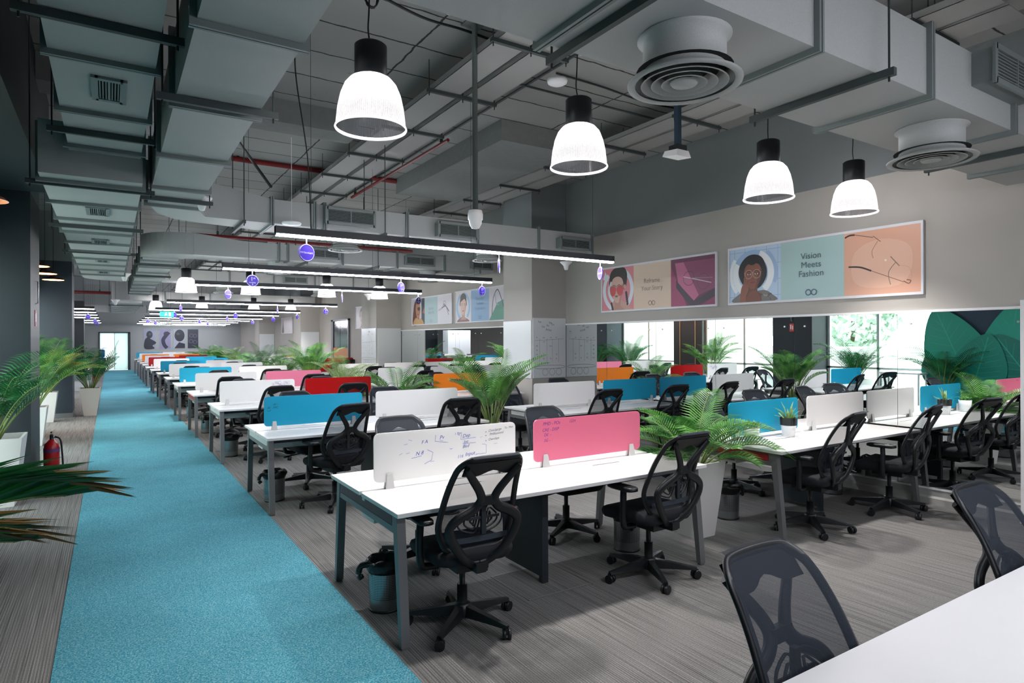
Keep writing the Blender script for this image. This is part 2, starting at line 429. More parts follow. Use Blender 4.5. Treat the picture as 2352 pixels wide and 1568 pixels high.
rb = tag(link('roller_blind', MB().box(-0.06, 0.06, -0.9, 0.9, -0.06, 0.06).mesh('roller_blind', M_white), None, (XL+0.06, 15.5, 2.68)), 'white roller blind cassette above the window beside the dark brown pier', 'blind')
# free-standing piers between the windows
def pier(name, x0, x1, y0, y1, m, split=3.41, upper=None):
    o = struct(name, MB().box(x0, x1, y0, y1, 0, split), m)
    struct(name + '_upper', MB().box(x0, x1, y0, y1, split, CEIL), upper or M_wall_dark)
    struct(name + '_skirting', MB().box(x0-0.008, x1+0.008, y0-0.008, y1+0.008, 0, 0.1), M_leg)
pier('pillar_left', -1.39, -0.78, 9.2, 10.3, M_navy)
pier('pillar_left_second', -1.39, -0.7, 16.8, 17.8, M_navy2)
pier('pillar_left_third', -1.9, -0.95, 32.8, 33.8, M_navy, 3.41)
pier('pillar_right', 6.25, 6.999, 9.13, 10.07, M_wall, 3.3)
pier('pillar_right_second', 6.25, 6.999, 16.8, 18.0, M_wall, 3.42)
pier('pillar_right_third', 6.25, 6.999, 25.1, 26.2, M_wall, 3.42)
pier('pillar_right_fourth', 6.25, 6.999, 33.2, 34.2, M_wall, 3.42)
# mirror wall, its skirting and its white head trim
bsk = MB().prism([(6.93,0),(6.999,0),(6.999,0.148),(6.972,0.148),(6.972,0.075),(6.952,0.07),(6.93,0.06)], 'y', YB, 9.128).prism([(6.93,0),(6.999,0),(6.999,0.148),(6.972,0.148),(6.972,0.075),(6.952,0.07),(6.93,0.06)], 'y', 10.09, 16.79)
struct('baseboard_right', bsk, mat('grey_skirting', '#a9a8a5', 0.5, 0.1))
struct('trim_2', MB().box(6.975, 6.999, YB, 9.128, 1.925, 1.95).box(6.975, 6.999, 10.09, 16.79, 1.925, 1.95).box(6.966, 6.976, YB, 9.128, 0.14, 0.155), M_white)
seams = [9.12, 8.0, 6.88, 5.76, 4.58, 3.4, 2.22, 1.04]
ORD = ['first', 'second', 'third', 'fourth', 'fifth', 'sixth', 'seventh', 'eighth', 'ninth', 'tenth', 'eleventh', 'twelfth', 'thirteenth']
def mirror_panel(y1, y0, label):
    r = empty('mirror_panel', (6.99, (y0+y1)/2, 0.155))
    tag(r, label, 'mirror', 'mirror panels along the beige wall')
    h = (y1-y0)/2 - 0.0025
    part('mirror_glass', MB().box(-0.004, 0.006, -h, h, 0, 1.768), M_mirror, r)
    for yy in (-h+0.13, h-0.13):
        for zz in (1.655, 0.16):
            part('mirror_stud', MB().prism([(yy+0.011*math.cos(k*PI/5), zz+0.011*math.sin(k*PI/5)) for k in range(10)], 'x', -0.012, -0.004), M_chrome, r)
for i in range(7):
    mirror_panel(seams[i], seams[i+1], 'frameless wall mirror panel under the long posters, %s from the whiteboard pillar' % ORD[i])
for i, y in enumerate((10.1, 11.23, 12.34, 13.45, 14.56, 15.67)):
    mirror_panel(y+1.11, y, 'frameless mirror panel between the beige pillars, %s beyond the whiteboard pillar' % ORD[i])
# doorway with glass doors at the end of the aisle
d = empty('door_1', (0.225, YF, 0)); d['kind'] = 'structure'
part('door_frame', MB().box(-0.775, -0.72, -0.06, 0.1, 0, 2.2).box(0.65, 0.775, -0.06, 0.1, 0, 2.2).box(-0.775, 0.775, -0.06, 0.1, 2.14, 2.2), M_dkleg, d)
part('door_leaf', MB().box(-0.72, -0.012, 0.0, 0.02, 0.02, 2.14), panel_mat('frosted_door', '#c9d0ce', 0.6), d)
part('door_seam', MB().box(-0.012, 0.0, -0.01, 0.03, 0.02, 2.14), M_dkleg, d)
part('door_leaf', MB().box(0.0, 0.65, 0.0, 0.02, 0.02, 2.14), panel_mat('frosted_door_teal', '#bccbc9', 0.6), d)
part('door_handle', MB().cyl((0.04, -0.04, 0.8), (0.04, -0.04, 1.3), 0.015), M_chrome, d)
d = empty('door_2', (6.98, 22.35, 0)); d['kind'] = 'structure'
part('door_frame', MB().box(-0.05, 0.018, -1.0, -0.93, 0, 2.42).box(-0.05, 0.018, 0.78, 1.0, 0, 2.42).box(-0.05, 0.018, -1.0, 1.0, 2.36, 2.42), M_leg, d)
part('door_leaf', MB().box(-0.02, 0.0, -0.93, -0.02, 0.02, 2.36).box(-0.02, 0.0, 0.02, 0.78, 0.02, 2.36), mat('dark_glass_door', '#20282b', 0.12), d)
part('door_band', MB().box(-0.03, -0.018, -0.93, 0.78, 0.85, 1.4), mat('orange_band', '#c07a45', 0.5), d)
tv, tf = text_geo('ABIG', 0.16)
mb = MB(); mb.add([(-0.033, -y2*1.0-0.55, z2+1.0) for y2, z2 in tv], [f[::-1] for f in tf]); part('door_lettering', mb, M_ink, d)

# ------------------------------------------------------------------ desks
def clamp_mb(x):
    m = MB()
    for s in (-1, 1):
        m.hexa([(x-0.026, s*0.008, 0.735), (x+0.026, s*0.008, 0.735), (x+0.026, s*0.03, 0.735), (x-0.026, s*0.03, 0.735)][::s],
               [(x-0.018, s*0.007, 0.825), (x+0.018, s*0.007, 0.825), (x+0.018, s*0.014, 0.825), (x-0.018, s*0.014, 0.825)][::s])
    return m
_cache = {}
def cached(key, fn, m):
    if key not in _cache: _cache[key] = fn().mesh(key.split('|')[0], m)
    return _cache[key]
def cpart(name, key, fn, m, parent, loc=None, rz=0, label=None):
    o = link(name, cached(name + '|' + key, fn, m), parent, loc)
    if rz: o.rotation_euler = (0, 0, rz)
    if label: o['label'] = label
    return o
def leg_mb(sy):
    """A-frame leg: top inset towards the middle, foot at the desk edge"""
    m = MB()
    yb, yt = 0.575*sy, 0.50*sy
    b = [(-0.024, yb-0.018*sy), (0.026, yb-0.018*sy), (0.026, yb+0.02*sy), (-0.024, yb+0.02*sy)]
    t = [(-0.024, yt-0.03*sy), (0.026, yt-0.03*sy), (0.026, yt+0.03*sy), (-0.024, yt+0.03*sy)]
    m.hexa([(x, y, 0.012) for x, y in b][::sy], [(x, y, 0.705) for x, y in t][::sy])
    m.hexa([(x*0.8, (y-yb)*0.8+yb, 0.0) for x, y in b][::sy], [(x*0.8, (y-yb)*0.8+yb, 0.012) for x, y in b][::sy])
    return m
def endframe_mb():
    return MB().box(-0.02, 0.02, -0.495, 0.495, 0.6, 0.636).box(-0.02, 0.02, -0.49, 0.49, 0.697, 0.708).box(-0.02, 0.02, -0.49, -0.455, 0.63, 0.7).box(-0.02, 0.02, 0.455, 0.49, 0.63, 0.7).box(-0.004, 0.02, -0.46, 0.46, 0.63, 0.7)
INSET = {'maroon': M_maroon, 'white': mat('white_inset', '#c9cac9', 0.5), 'red': M_red}
def panel_mb(w):
    return MB().prism([(x, z+0.9285) for x, z in rrect(w/2, 0.1535, 0.035)], 'y', -0.005, 0.005)
def scribble(kind, w):
    """handwriting on a divider: (mesh, material list) in the divider's own plane, facing -y"""
    m = MB(); rnd = random.Random(kind)
    y = -0.0058
    def stroke(pts, r=0.0012): m.tube([(a, y, b) for a, b in pts], r, 4, cap=False, smooth=False)
    def word(s, x, z, size, mi, slant=0.0):
        m.mi = mi; tv, tf = text_geo(s, size, 'LEFT')
        m.add([(x+a+b*0.25, y, z+b+a*slant) for a, b in tv], tf)
    if kind == 'diagram':
        for s, x, z, sz in (('Pv', -0.07, 1.02, 0.035), ('1 Pgm', 0.04, 1.035, 0.022), ('F A', -0.2, 1.0, 0.032), ('N 8', -0.24, 0.93, 0.035), ('Dep', 0.1, 1.015, 0.034), ('Int', 0.11, 0.975, 0.03), ('Bkd', 0.1, 0.945, 0.032), ('116', 0.06, 0.88, 0.03), ('Input', 0.12, 0.89, 0.036)):
            word(s, x, z, sz, 1, 0.08)
        for s, x, z, sz in (('Cinecharge', 0.3, 1.035, 0.023), ('Professional', 0.31, 1.01, 0.023), ('Owndays', 0.3, 0.975, 0.023), ('To  Mon', 0.43, 1.045, 0.02)):
            word(s, x, z, sz, 0, 0.07)
        m.mi = 0
        for z in (1.03, 1.005, 0.97): stroke([(0.275, z), (0.283, z)], 0.0022)
        m.mi = 1
        stroke([(-0.1, 1.04), (-0.105, 1.0), (-0.02, 0.985)]); stroke([(-0.27, 0.905), (-0.2, 0.915)]); stroke([(-0.16, 0.95), (-0.12, 0.93), (-0.13, 0.88), (-0.18, 0.86)])
        stroke([(0.09, 1.03), (0.085, 0.995), (0.2, 1.0)]); stroke([(0.1, 0.965), (0.2, 0.965)]); stroke([(0.25, 0.95), (0.28, 0.945), (0.28, 0.885), (0.2, 0.885)])
        for k in range(16):
            a, b = rnd.uniform(-0.4, 0.45), rnd.uniform(0.86, 1.05); stroke([(a, b), (a+rnd.uniform(0.01, 0.03), b+rnd.uniform(-0.01, 0.01))], 0.0008)
    elif kind == 'pink':
        for s, x, z, sz in (('PMD - POs', -0.44, 1.045, 0.034), ('1224', -0.2, 1.05, 0.03), ('CRE - DISP', -0.445, 1.0, 0.032), ('DE  -', -0.43, 0.965, 0.03), ('SG -', -0.43, 0.925, 0.03)):
            word(s, x, z, sz, 2, 0.02)
    elif kind == 'blue':
        for s, x, z, sz in (('AI :', -0.43, 1.0, 0.03), ('SR - PPC', -0.49, 0.965, 0.03)): word(s, x, z, sz, 0)
        m.mi = 0; stroke([(-0.49, 0.94), (-0.475, 0.93), (-0.455, 0.945)], 0.002)
    elif kind == 'notes':
        for k in range(5):
            a = rnd.uniform(-0.1, 0.4); b = rnd.uniform(0.98, 1.05); word(rnd.choice(['Sub', 'Max', 'Res', 'In']), a, b, 0.03, 2)
            stroke([(a-0.01, b+0.02), (a+0.07, b+0.022), (a+0.07, b-0.02), (a-0.01, b-0.02), (a-0.01, b+0.02)])
    return m
def make_desk(name_label, x0, x1, yf, cols, inset='white', marks=(None, None), category='desk', group=None, pedestal=True):
    L = x1 - x0; cx, cyy = (x0+x1)/2, yf+0.595
    r = empty('desk_bench', (cx, cyy, 0)); tag(r, name_label, category, group)
    key = '%.2f' % L
    t = cpart('tabletop', key, lambda: MB().box(-L/2, L/2, -0.595, -0.02, 0.71, 0.735).box(-L/2, L/2, 0.02, 0.595, 0.71, 0.735), M_white_top, r)
    bevel(t, 0.002, 1)
    cpart('cable_tray', key, lambda: MB().box(-L/2+0.02, L/2-0.02, -0.02, 0.02, 0.68, 0.728).box(-L/2+0.05, L/2-0.05, -0.1, 0.1, 0.56, 0.58).box(-L/2+0.05, L/2-0.05, -0.105, -0.1, 0.56, 0.66), M_edge, r)
    cpart('support_beam', key, lambda: MB().box(-L/2+0.04, L/2-0.04, -0.46, -0.41, 0.665, 0.71).box(-L/2+0.04, L/2-0.04, 0.41, 0.46, 0.665, 0.71), M_dkleg, r)
    for sx in (-1, 1):
        xx = sx*(L/2-0.045)
        for sy in (-1, 1): cpart('leg', 'y%d' % sy, lambda: leg_mb(sy), M_leg, r, (xx, 0, 0))
        e = cpart('end_frame', 'e', endframe_mb, M_leg, r, (xx, 0, 0), 0 if sx < 0 else PI)
        ins = cpart('inset_panel', inset, lambda: MB().box(-0.021, -0.0045, -0.452, 0.452, 0.64, 0.695), INSET[inset], e)
        if inset != 'white': ins['label'] = '%s inset panel' % inset
    if pedestal:
        cpart('pedestal', 'p', lambda: MB().box(-0.024, 0.026, -0.24, -0.2, 0.0, 0.705).box(-0.02, 0.02, -0.2, 0.24, 0.04, 0.705), M_dkleg, r)
    n = len(cols); mod = L/n if n > 1 else 1.2
    for i, c in enumerate(cols):
        if c is None: continue
        px = -L/2 + (1.215/2 + i*1.2 if n > 1 else 0.57)
        p = cpart('divider_panel', c, lambda: panel_mb(1.04), PANEL[c], r, (px, 0, 0), label='%s divider panel' % c)
        for cx2 in (-0.42, 0.42): cpart('clamp', '%.2f' % cx2, lambda: clamp_mb(cx2), M_clamp, p)
        if i < len(marks) and marks[i]:
            sm = scribble(marks[i], 1.04); part('handwriting', sm, [M_ink, M_inkb, M_inkp], p)
        for sy in (-1, 1):
            hz = MB().box(-0.17, 0.17, -0.05, 0.05, 0.7351, 0.7362)
            cpart('cable_flap', 'f', lambda: hz, M_white, r, (px+0.02, sy*0.12, 0))
            cpart('cable_slot', 's%d' % sy, lambda: MB().box(-0.13, 0.13, -0.004 + sy*0.045, 0.004 + sy*0.045, 0.7363, 0.7368), M_slot, r, (px+0.02, sy*0.12, 0))
    return r
YR = [3.147, 6.249, 9.22, 11.97, 14.72, 17.48, 20.3, 23.0, 25.6, 28.3, 31.0, 34.0, 37.4]
XR = [1.284, 1.248, 1.227, 1.197, 1.171, 1.164, 1.143, 1.108, 1.08, 1.08, 1.077, 1.08, 1.058]
CA = [('white','pink'), ('blue','white'), ('white','red'), ('white','pink'), ('blue','white'), ('white','white'), ('blue','white'), ('white','blue'), ('red','blue'), ('white','red'), ('orange','orange'), ('white','white'), ('blue','white')]
IA = ['maroon', 'white', 'white', 'red'] + ['white']*9
MA = [('diagram', 'pink'), ('blue', None), ('notes', None)] + [(None, None)]*10
for i, y in enumerate(YR):
    c = CA[i]; two = c[0] if c[0] == c[1] else c[0] + ' and ' + c[1]
    make_desk('white desk bench with %s dividers, %s in the row beside the blue carpet' % (two, ORD[i]), XR[i], XR[i]+2.43, y, c, IA[i], MA[i], group='desk benches beside the blue carpet')
CB = {0: ('blue','white'), 1: ('white','blue'), 2: ('orange',), 3: ('white','white'), 4: ('white','white'), 5: ('red',), 6: ('white','red'), 7: ('white','white'), 8: ('white','orange'), 9: ('white','white')}
BX1 = {2: 6.15, 5: 6.15}
for i, c in CB.items():
    two = c[0] if len(set(c)) == 1 else c[0] + ' and ' + c[1]
    make_desk('white desk bench with %s divider%s, %s in the row along the mirror wall' % (two, 's' if len(c) > 1 else '', ORD[i]), 4.62, BX1.get(i, 6.92), YR[i]-0.0, c, 'red' if i == 0 else 'white', group='desk benches along the mirror wall')
make_desk('plain white desk bench without dividers closest to the camera', 1.26, 3.7, -0.15, (None, None), 'white')

# ------------------------------------------------------------------ office chair
def back_y(z):
    """back surface: y (front is +) against height"""
    pts = [(0.44, -0.17), (0.52, -0.205), (0.62, -0.195), (0.72, -0.225), (0.85, -0.28), (0.95, -0.335), (1.0, -0.375), (1.03, -0.41)]
    for (a, ya), (b, yb) in zip(pts, pts[1:]):
        if z <= b: return ya + (yb-ya)*max(0, (z-a))/(b-a)
    return pts[-1][1]
def back_w(z):
    pts = [(0.5, 0.17), (0.56, 0.21), (0.64, 0.23), (0.75, 0.222), (0.9, 0.205), (0.98, 0.19), (1.03, 0.165)]
    for (a, wa), (b, wb) in zip(pts, pts[1:]):
        if z <= b: return wa + (wb-wa)*max(0, (z-a))/(b-a)
    return pts[-1][1]
def bow(x, z): return back_y(z) + 0.22*x*x*2.2     # the back wraps forward at its sides
def chair_parts():
    P = {}
    # cushion
    rings = []
    for z, k in ((0.405, 0.80), (0.415, 0.93), (0.44, 0.99), (0.462, 1.0), (0.482, 0.97), (0.494, 0.88), (0.497, 0.6)):
        rings.append([(x*k, y*k + 0.02, z + (0.012*abs(x)/0.25 - 0.028*max(0, (y-0.08)/0.17))) for x, y in rrect(0.25, 0.245, 0.09, 5)])
    P['seat'] = MB().loft(rings)
    P['seat_mechanism'] = MB().box(-0.1, 0.1, -0.14, 0.12, 0.355, 0.405).box(-0.03, 0.03, -0.24, -0.1, 0.375, 0.41).cyl((0.1, 0.02, 0.37), (0.29, 0.06, 0.36), 0.006, 6).cyl((0.27, 0.055, 0.361), (0.33, 0.07, 0.357), 0.012, 6)
    P['gas_lift'] = MB().cyl((0,0,0.06), (0,0,0.24), 0.03, 12).cyl((0,0,0.24), (0,0,0.36), 0.018, 12)
    b = MB().lathe([(0.05, 0.055), (0.055, 0.075), (0.05, 0.125), (0.034, 0.135)], 14)
    for k in range(5):
        a = 2*PI*k/5 + 0.3; ca, sa = math.cos(a), math.sin(a)
        def Q(r, w, z): return (r*ca - w*sa, r*sa + w*ca, z)
        b.loft([[Q(0.03, -0.03, 0.06), Q(0.03, 0.03, 0.06), Q(0.03, 0.022, 0.125), Q(0.03, -0.022, 0.125)],
                [Q(0.19, -0.024, 0.062), Q(0.19, 0.024, 0.062), Q(0.19, 0.017, 0.1), Q(0.19, -0.017, 0.1)],
                [Q(0.325, -0.017, 0.06), Q(0.325, 0.017, 0.06), Q(0.33, 0.011, 0.078), Q(0.33, -0.011, 0.078)]], False)
    P['star_base'] = b
    # front mesh, bounding loop
    rows = []
    for i in range(15):
        z = 0.505 + (1.03-0.505)*i/14; w = back_w(z) + 0.010 if z < 0.985 else back_w(0.985) - 0.04 + math.sqrt(max(0.0, 0.0025 - (z-0.985)**2))
        rows.append([(w*(j/8-0.5)*2, bow(w*(j/8-0.5)*2, z) + 0.015, z) for j in range(9)])
    for dz, dy, k in ((0.018, 0.004, 0.99), (0.024, -0.012, 0.97), (0.016, -0.03, 0.95)):
        w = (back_w(0.985) - 0.02)*k*0.9
        rows.append([(w*(j/8-0.5)*2, bow(w*(j/8-0.5)*2, 1.03) + dy, 1.03 + dz) for j in range(9)])
    P['mesh_back'] = MB().grid(rows)
    loop = []
    zs = [0.505, 0.56, 0.64, 0.75, 0.85, 0.93, 0.985]
    for z in zs: loop.append((back_w(z), bow(back_w(z), z), z))
    loop += [(0.16, bow(0.16, 1.018), 1.018), (0.12, bow(0.12, 1.033), 1.033), (0, back_y(1.037), 1.037), (-0.12, bow(0.12, 1.033), 1.033), (-0.16, bow(0.16, 1.018), 1.018)]
    for z in reversed(zs): loop.append((-back_w(z), bow(back_w(z), z), z))
    loop += [(-0.09, bow(0.09, 0.485), 0.485), (0.09, bow(0.09, 0.485), 0.485)]
    P['back_frame'] = MB().tube(spline(loop, 3, True), 0.02, 8, True, flat=0.55, up=(0, 1, 0))
    # head plate with an arched lower edge, on the rear side
    top, low = [], []
    for j in range(13):
        x = 0.166*(j/12-0.5)*2
        zl = 0.93 + 0.05*math.exp(-(x/0.065)**2) - 0.012*math.cos(x/0.166*PI*1.0)
        top.append((x, bow(x, 1.02)-0.022, 1.02)); low.append((x, bow(x, zl)-0.03, zl))
    hp = MB(); hp.grid([low, top]); hp.grid([[(x, y+0.012, z) for x, y, z in low], [(x, y+0.016, z) for x, y, z in top]]); hp.grid([low, [(x, y+0.012, z) for x, y, z in low]])
    P['head_plate'] = hp
    sp = MB()
    for s in (-1, 1):
        path = [(0.16, 0.985, 0.03), (0.115, 0.925, 0.045), (0.062, 0.855, 0.055), (0.042, 0.80, 0.06), (0.075, 0.752, 0.066), (0.16, 0.71, 0.075), (0.21, 0.655, 0.08), (0.185, 0.575, 0.075), (0.12, 0.485, 0.06), (0.055, 0.43, 0.045), (0.0, 0.42, 0.04)]
        pts = [(s*x, back_y(z) - d + 0.18*x*x, z) for x, z, d in path]
        pp = spline(pts, 4)
        sp.tube(pp, 0.021, 8, flat=0.62, up=(0, 1, 0), radii=[0.021 + 0.008*math.sin(PI*i/len(pp)) for i in range(len(pp))])
    sp.box(-0.05, 0.05, back_y(0.8)-0.072, back_y(0.8)-0.045, 0.77, 0.82)
    sp.box(-0.035, 0.035, -0.25, -0.1, 0.385, 0.43)
    P['back_support'] = sp
    lp = MB()
    lp.box(-0.014, 0.014, back_y(0.68)-0.06, back_y(0.68)-0.04, 0.6, 0.775)
    lp.box(-0.1, 0.1, back_y(0.69)-0.05, back_y(0.69)-0.042, 0.683, 0.697)
    for s in (-1, 1):
        for k in range(3):
            c = 1 - 0.27*k
            tri = [(0.022+0.012*k, 0.755-0.02*k), (0.085*c+0.02, 0.735-0.03*k), (0.125*c+0.01, 0.68), (0.12*c+0.01, 0.635+0.014*k), (0.07*c+0.01, 0.607+0.018*k), (0.022+0.012*k, 0.61+0.018*k)]
            lp.tube(spline([(s*x, bow(x, z)-0.028, z) for x, z in tri], 3, True), 0.0055, 5, True)
    P['lumbar_pad'] = lp
    st = MB(); st.grid([[(0.185*(j/6-0.5)*2, bow(0.185*(j/6-0.5)*2, z)-0.02, z) for j in range(7)] for z in (0.545, 0.575)])
    P['lumbar_strap'] = st
    def arm(s):
        m = MB()
        m.tube(spline([(s*0.16, -0.02, 0.385), (s*0.25, -0.02, 0.39), (s*0.275, -0.03, 0.43), (s*0.28, -0.035, 0.55), (s*0.272, -0.03, 0.645)], 4), 0.022, 8, flat=1.0, radii=None)
        m.loft([[(s*0.272 + x*k, -0.02 + y*k, z) for x, y in rrect(0.042, 0.125, 0.035, 3)] for z, k in ((0.645, 0.8), (0.652, 1.0), (0.67, 1.0), (0.677, 0.9))])
        return m
    P['arm_a'] = arm(-1); P['arm_b'] = arm(1)
    c = MB()
    for s in (-1, 1):
        c.prism([(0.029*math.cos(k*PI/7), 0.029 + 0.029*math.sin(k*PI/7)) for k in range(14)], 'y', s*0.005, s*0.024, True)
    c.cyl((0, 0, 0.03), (0, 0, 0.065), 0.009, 6).box(-0.018, 0.018, -0.006, 0.006, 0.03, 0.062)
    P['caster'] = c
    return P
CP = chair_parts()
CM = {'seat': M_black2, 'mesh_back': M_mesh, 'lumbar_strap': mat('strap_grey', '#333b45', 0.8), 'lumbar_pad': mat('pad_black', '#20262c', 0.5)}
CME = {k: v.mesh('armrest' if k.startswith('arm') else k, CM.get(k, M_black)) for k, v in CP.items()}
def make_chair(x, y, rz, label, group, seed):
    rnd = random.Random(seed)
    r = empty('office_chair', (x, y, 0), rz); tag(r, label, 'chair', group)
    for k in ('seat', 'seat_mechanism', 'gas_lift', 'mesh_back', 'back_frame', 'head_plate', 'back_support', 'lumbar_pad', 'lumbar_strap'):
        o = link(k, CME[k], r)
        if k == 'lumbar_strap': o['label'] = 'grey lumbar strap'
    link('armrest', CME['arm_a'], r); link('armrest', CME['arm_b'], r)
    sb = link('star_base', CME['star_base'], r); sb.rotation_euler = (0, 0, rnd.uniform(0, 1.25))
    for k in range(5):
        a = 2*PI*k/5 + 0.3
        c = link('caster', CME['caster'], sb, (0.322*math.cos(a), 0.322*math.sin(a), 0)); c.rotation_euler = (0, 0, rnd.uniform(0, 6.28))
    return r
CHA = {(0,0): (1.73, 3.26, -0.03), (0,1): (3.19, 3.22, 0.04), (0,2): (1.95, 4.36, PI+0.03), (0,3): (3.29, 4.3, PI-0.05)}
CHB = {(0,0): (5.16, 3.24, 0.14), (0,1): (6.33, 3.16, 0.16), (0,2): (5.75, 4.5, PI+0.2), (0,3): (6.45, 4.42, PI-0.1), (1,2): (5.0, 7.62, PI+0.12), (1,3): (5.95, 7.6, PI)}
SEATS = ['near side, aisle end', 'near side, inner end', 'far side, aisle end', 'far side, inner end']
def row_chairs(i, x0, L, side, table, where):
    for k in range(4):
        if L < 2 and k in (1, 3): continue
        rnd = random.Random(i*17 + k*5 + (100 if side == 'B' else 0))
        if (i, k) in table: x, y, rz = table[(i, k)]
        else:
            x = x0 + 0.66 + (k % 2)*1.2 + rnd.uniform(-0.12, 0.12)
            y = YR[i] + (0.06 if k < 2 else 1.2) + rnd.uniform(-0.08, 0.05)*(1 if k < 2 else -1)
            rz = (0 if k < 2 else PI) + rnd.uniform(-0.22, 0.22)
        make_chair(x, y, rz, 'black mesh chair at %s bench %s, %s' % (ORD[i], where, SEATS[k]), 'black mesh chairs ' + where, i*31+k)
for i in range(13): row_chairs(i, XR[i], 2.43, 'A', CHA, 'by blue carpet')
for i in range(10): row_chairs(i, 4.62, BX1.get(i, 6.92)-4.62, 'B', CHB, 'by mirror wall')
c0 = make_chair(1.73, 0.87, PI+0.02, 'black mesh chair facing the camera behind plain white desk, carpet end', 'black mesh chairs at the plain desk', 901)
c1 = make_chair(3.25, 0.88, PI-0.02, 'black mesh chair facing the camera behind plain white desk, mirror end', 'black mesh chairs at the plain desk', 902)

for c in (c0, c1): c.scale = (1.0, 1.0, 0.955)      # set a little lower

# ------------------------------------------------------------------ wire bins
def bag_mb():
    m = MB(); rnd = random.Random(3); rings = []
    for z, r, j in ((0.235, 0.107, 0.0), (0.255, 0.116, 0.003), (0.285, 0.124, 0.008), (0.305, 0.12, 0.012), (0.312, 0.105, 0.012), (0.29, 0.085, 0.006), (0.2, 0.08, 0.0)):
        rings.append([((r+rnd.uniform(-j, j))*math.cos(2*PI*k/22), (r+rnd.uniform(-j, j))*math.sin(2*PI*k/22), z+rnd.uniform(-j, j)) for k in range(22)])
    m.loft(rings, True)
    m.tube(spline([(-0.11, 0.0, 0.29), (-0.15, 0.02, 0.28), (-0.16, 0.03, 0.235), (-0.145, 0.02, 0.2)], 3), 0.02, 6, radii=None)
    return m
BAG = bag_mb().mesh('bin_liner', M_bag)
BIN = MB().lathe([(0.098, 0.012), (0.1, 0.02), (0.105, 0.29)], 28, cap=False).lathe([(0.098, 0.29), (0.094, 0.03), (0.0, 0.03)], 28, cap=False).mesh('bin_body', M_perf)
BINB = MB().lathe([(0.0, 0.0), (0.102, 0.0), (0.103, 0.014), (0.098, 0.016)], 28).mesh('bin_base', M_black)
def make_bin(x, y, label, rz=0.0):
    r = empty('waste_bin', (x, y, 0), rz); tag(r, label, 'bin', 'perforated steel waste bins under the benches')
    link('bin_body', BIN, r); link('bin_base', BINB, r); b = link('bin_liner', BAG, r); b['label'] = 'black plastic liner'
for i in range(7):
    make_bin(1.42 + 0.02*i if i else 1.44, YR[i] + (0.58 if i == 0 else 0.62), 'steel waste bin with black liner under the %s bench beside the blue carpet, aisle end' % ORD[i], 0.4*i)
make_bin(3.45, 3.72, 'steel waste bin with black liner under pink divider end of the first bench', 1.2)
make_bin(2.75, 5.45, 'steel waste bin with black liner between the first and second benches by the carpet', 2.0)
make_bin(4.84, 3.86, 'steel waste bin with black liner beside the tall white planter under the first mirror-wall bench', 3.0)
make_bin(6.55, 3.86, 'steel waste bin with black liner at the mirror end of the first mirror-wall bench', 5.0)

# ------------------------------------------------------------------ palms
def frond(m, st, base, az, elev, length, curl, leaf=0.27, width=0.02, n=20, twist=0.0, sweep=0.55, bare=0.3, dry=False):
    """an arching rachis with two ranks of leaflets"""
    p = Vector(base); el = elev; pts = [p.copy()]; N = 16
    for k in range(N):
        el -= curl/N*(0.4 + 1.2*k/N)
        p = p + Vector((math.cos(az)*math.cos(el), math.sin(az)*math.cos(el), math.sin(el)))*(length/N)
        az += twist/N; pts.append(p.copy())
    st.tube(pts, 0.006, 4, radii=[0.009*(1-0.85*i/N)+0.0012 for i in range(N+1)], cap=False)
    for k in range(n):
        t = bare + (1-bare)*(k+0.5)/n; f = t*N; i = min(int(f), N-1); q = pts[i].lerp(pts[i+1], f-i)
        tan = (pts[i+1]-pts[i]).normalized(); side = tan.cross(Vector((0,0,1)))
        if side.length < 1e-3: side = Vector((1,0,0))
        side.normalize(); up = side.cross(tan).normalized()
        L = leaf*(0.35 + 0.75*math.sin(PI*min(1, 0.12+0.86*(t-bare)/(1-bare))))
        for s in (-1, 1):
            dr = (tan*sweep + side*s*(1-0.35*sweep) + up*(0.32)).normalized()
            mid = q + dr*(L*0.5); tip = q + dr*L*0.98 - Vector((0,0,1))*L*0.22
            w = (tan - dr*tan.dot(dr)).normalized()*width*0.5
            m.mi = 0
            m.add([q-w*0.5, q+w*0.5, mid+w, mid-w], [(0,1,2,3)])
            if dry and t > 0.86: m.mi = 1
            m.add([mid-w, mid+w, tip], [(0,1,2)])
    m.mi = 0
def palm_meshes(seed, nf, hmin, hmax, lean=1.0, leaf=0.26, lmat=None, curl=1.0, bare=0.3):
    rnd = random.Random(seed); m = MB(); st = MB()
    for k in range(nf):
        az = 2.399*k + rnd.uniform(-0.3, 0.3); t = k/max(1, nf-1)
        elev = 1.45 - lean*0.75*t + rnd.uniform(-0.1, 0.1); L = rnd.uniform(hmin, hmax)
        frond(m, st, (0.05*math.cos(az), 0.05*math.sin(az), 0.0), az, elev, L, rnd.uniform(0.9, 1.7)*curl, leaf*rnd.uniform(0.8, 1.15), 0.0165, 24, rnd.uniform(-0.4, 0.4), bare=bare)
    return m.mesh('foliage', [lmat or M_leaf, M_dry]), st.mesh('stem', M_stem)
PALMS = {'wide': palm_meshes(1, 24, 0.55, 0.98, 1.1, 0.28), 'tall': palm_meshes(5, 22, 0.75, 1.35, 0.45, 0.25, None, 0.85, 0.42), 'mid': palm_meshes(9, 18, 0.7, 1.1, 1.1, 0.26),
         'tower': palm_meshes(41, 20, 0.75, 1.3, 0.28, 0.22, None, 0.75, 0.42), 'upright': palm_meshes(31, 24, 0.85, 1.45, 0.5, 0.27, M_leaf2, 0.85), 'dark': palm_meshes(12, 20, 1.0, 1.75, 0.8, 0.32, M_leaf2), 'pale': palm_meshes(15, 16, 0.7, 1.1, 1.1, 0.26, M_leaf3), 'thin': palm_meshes(21, 9, 0.8, 1.5, 0.7, 0.27, M_leaf2)}
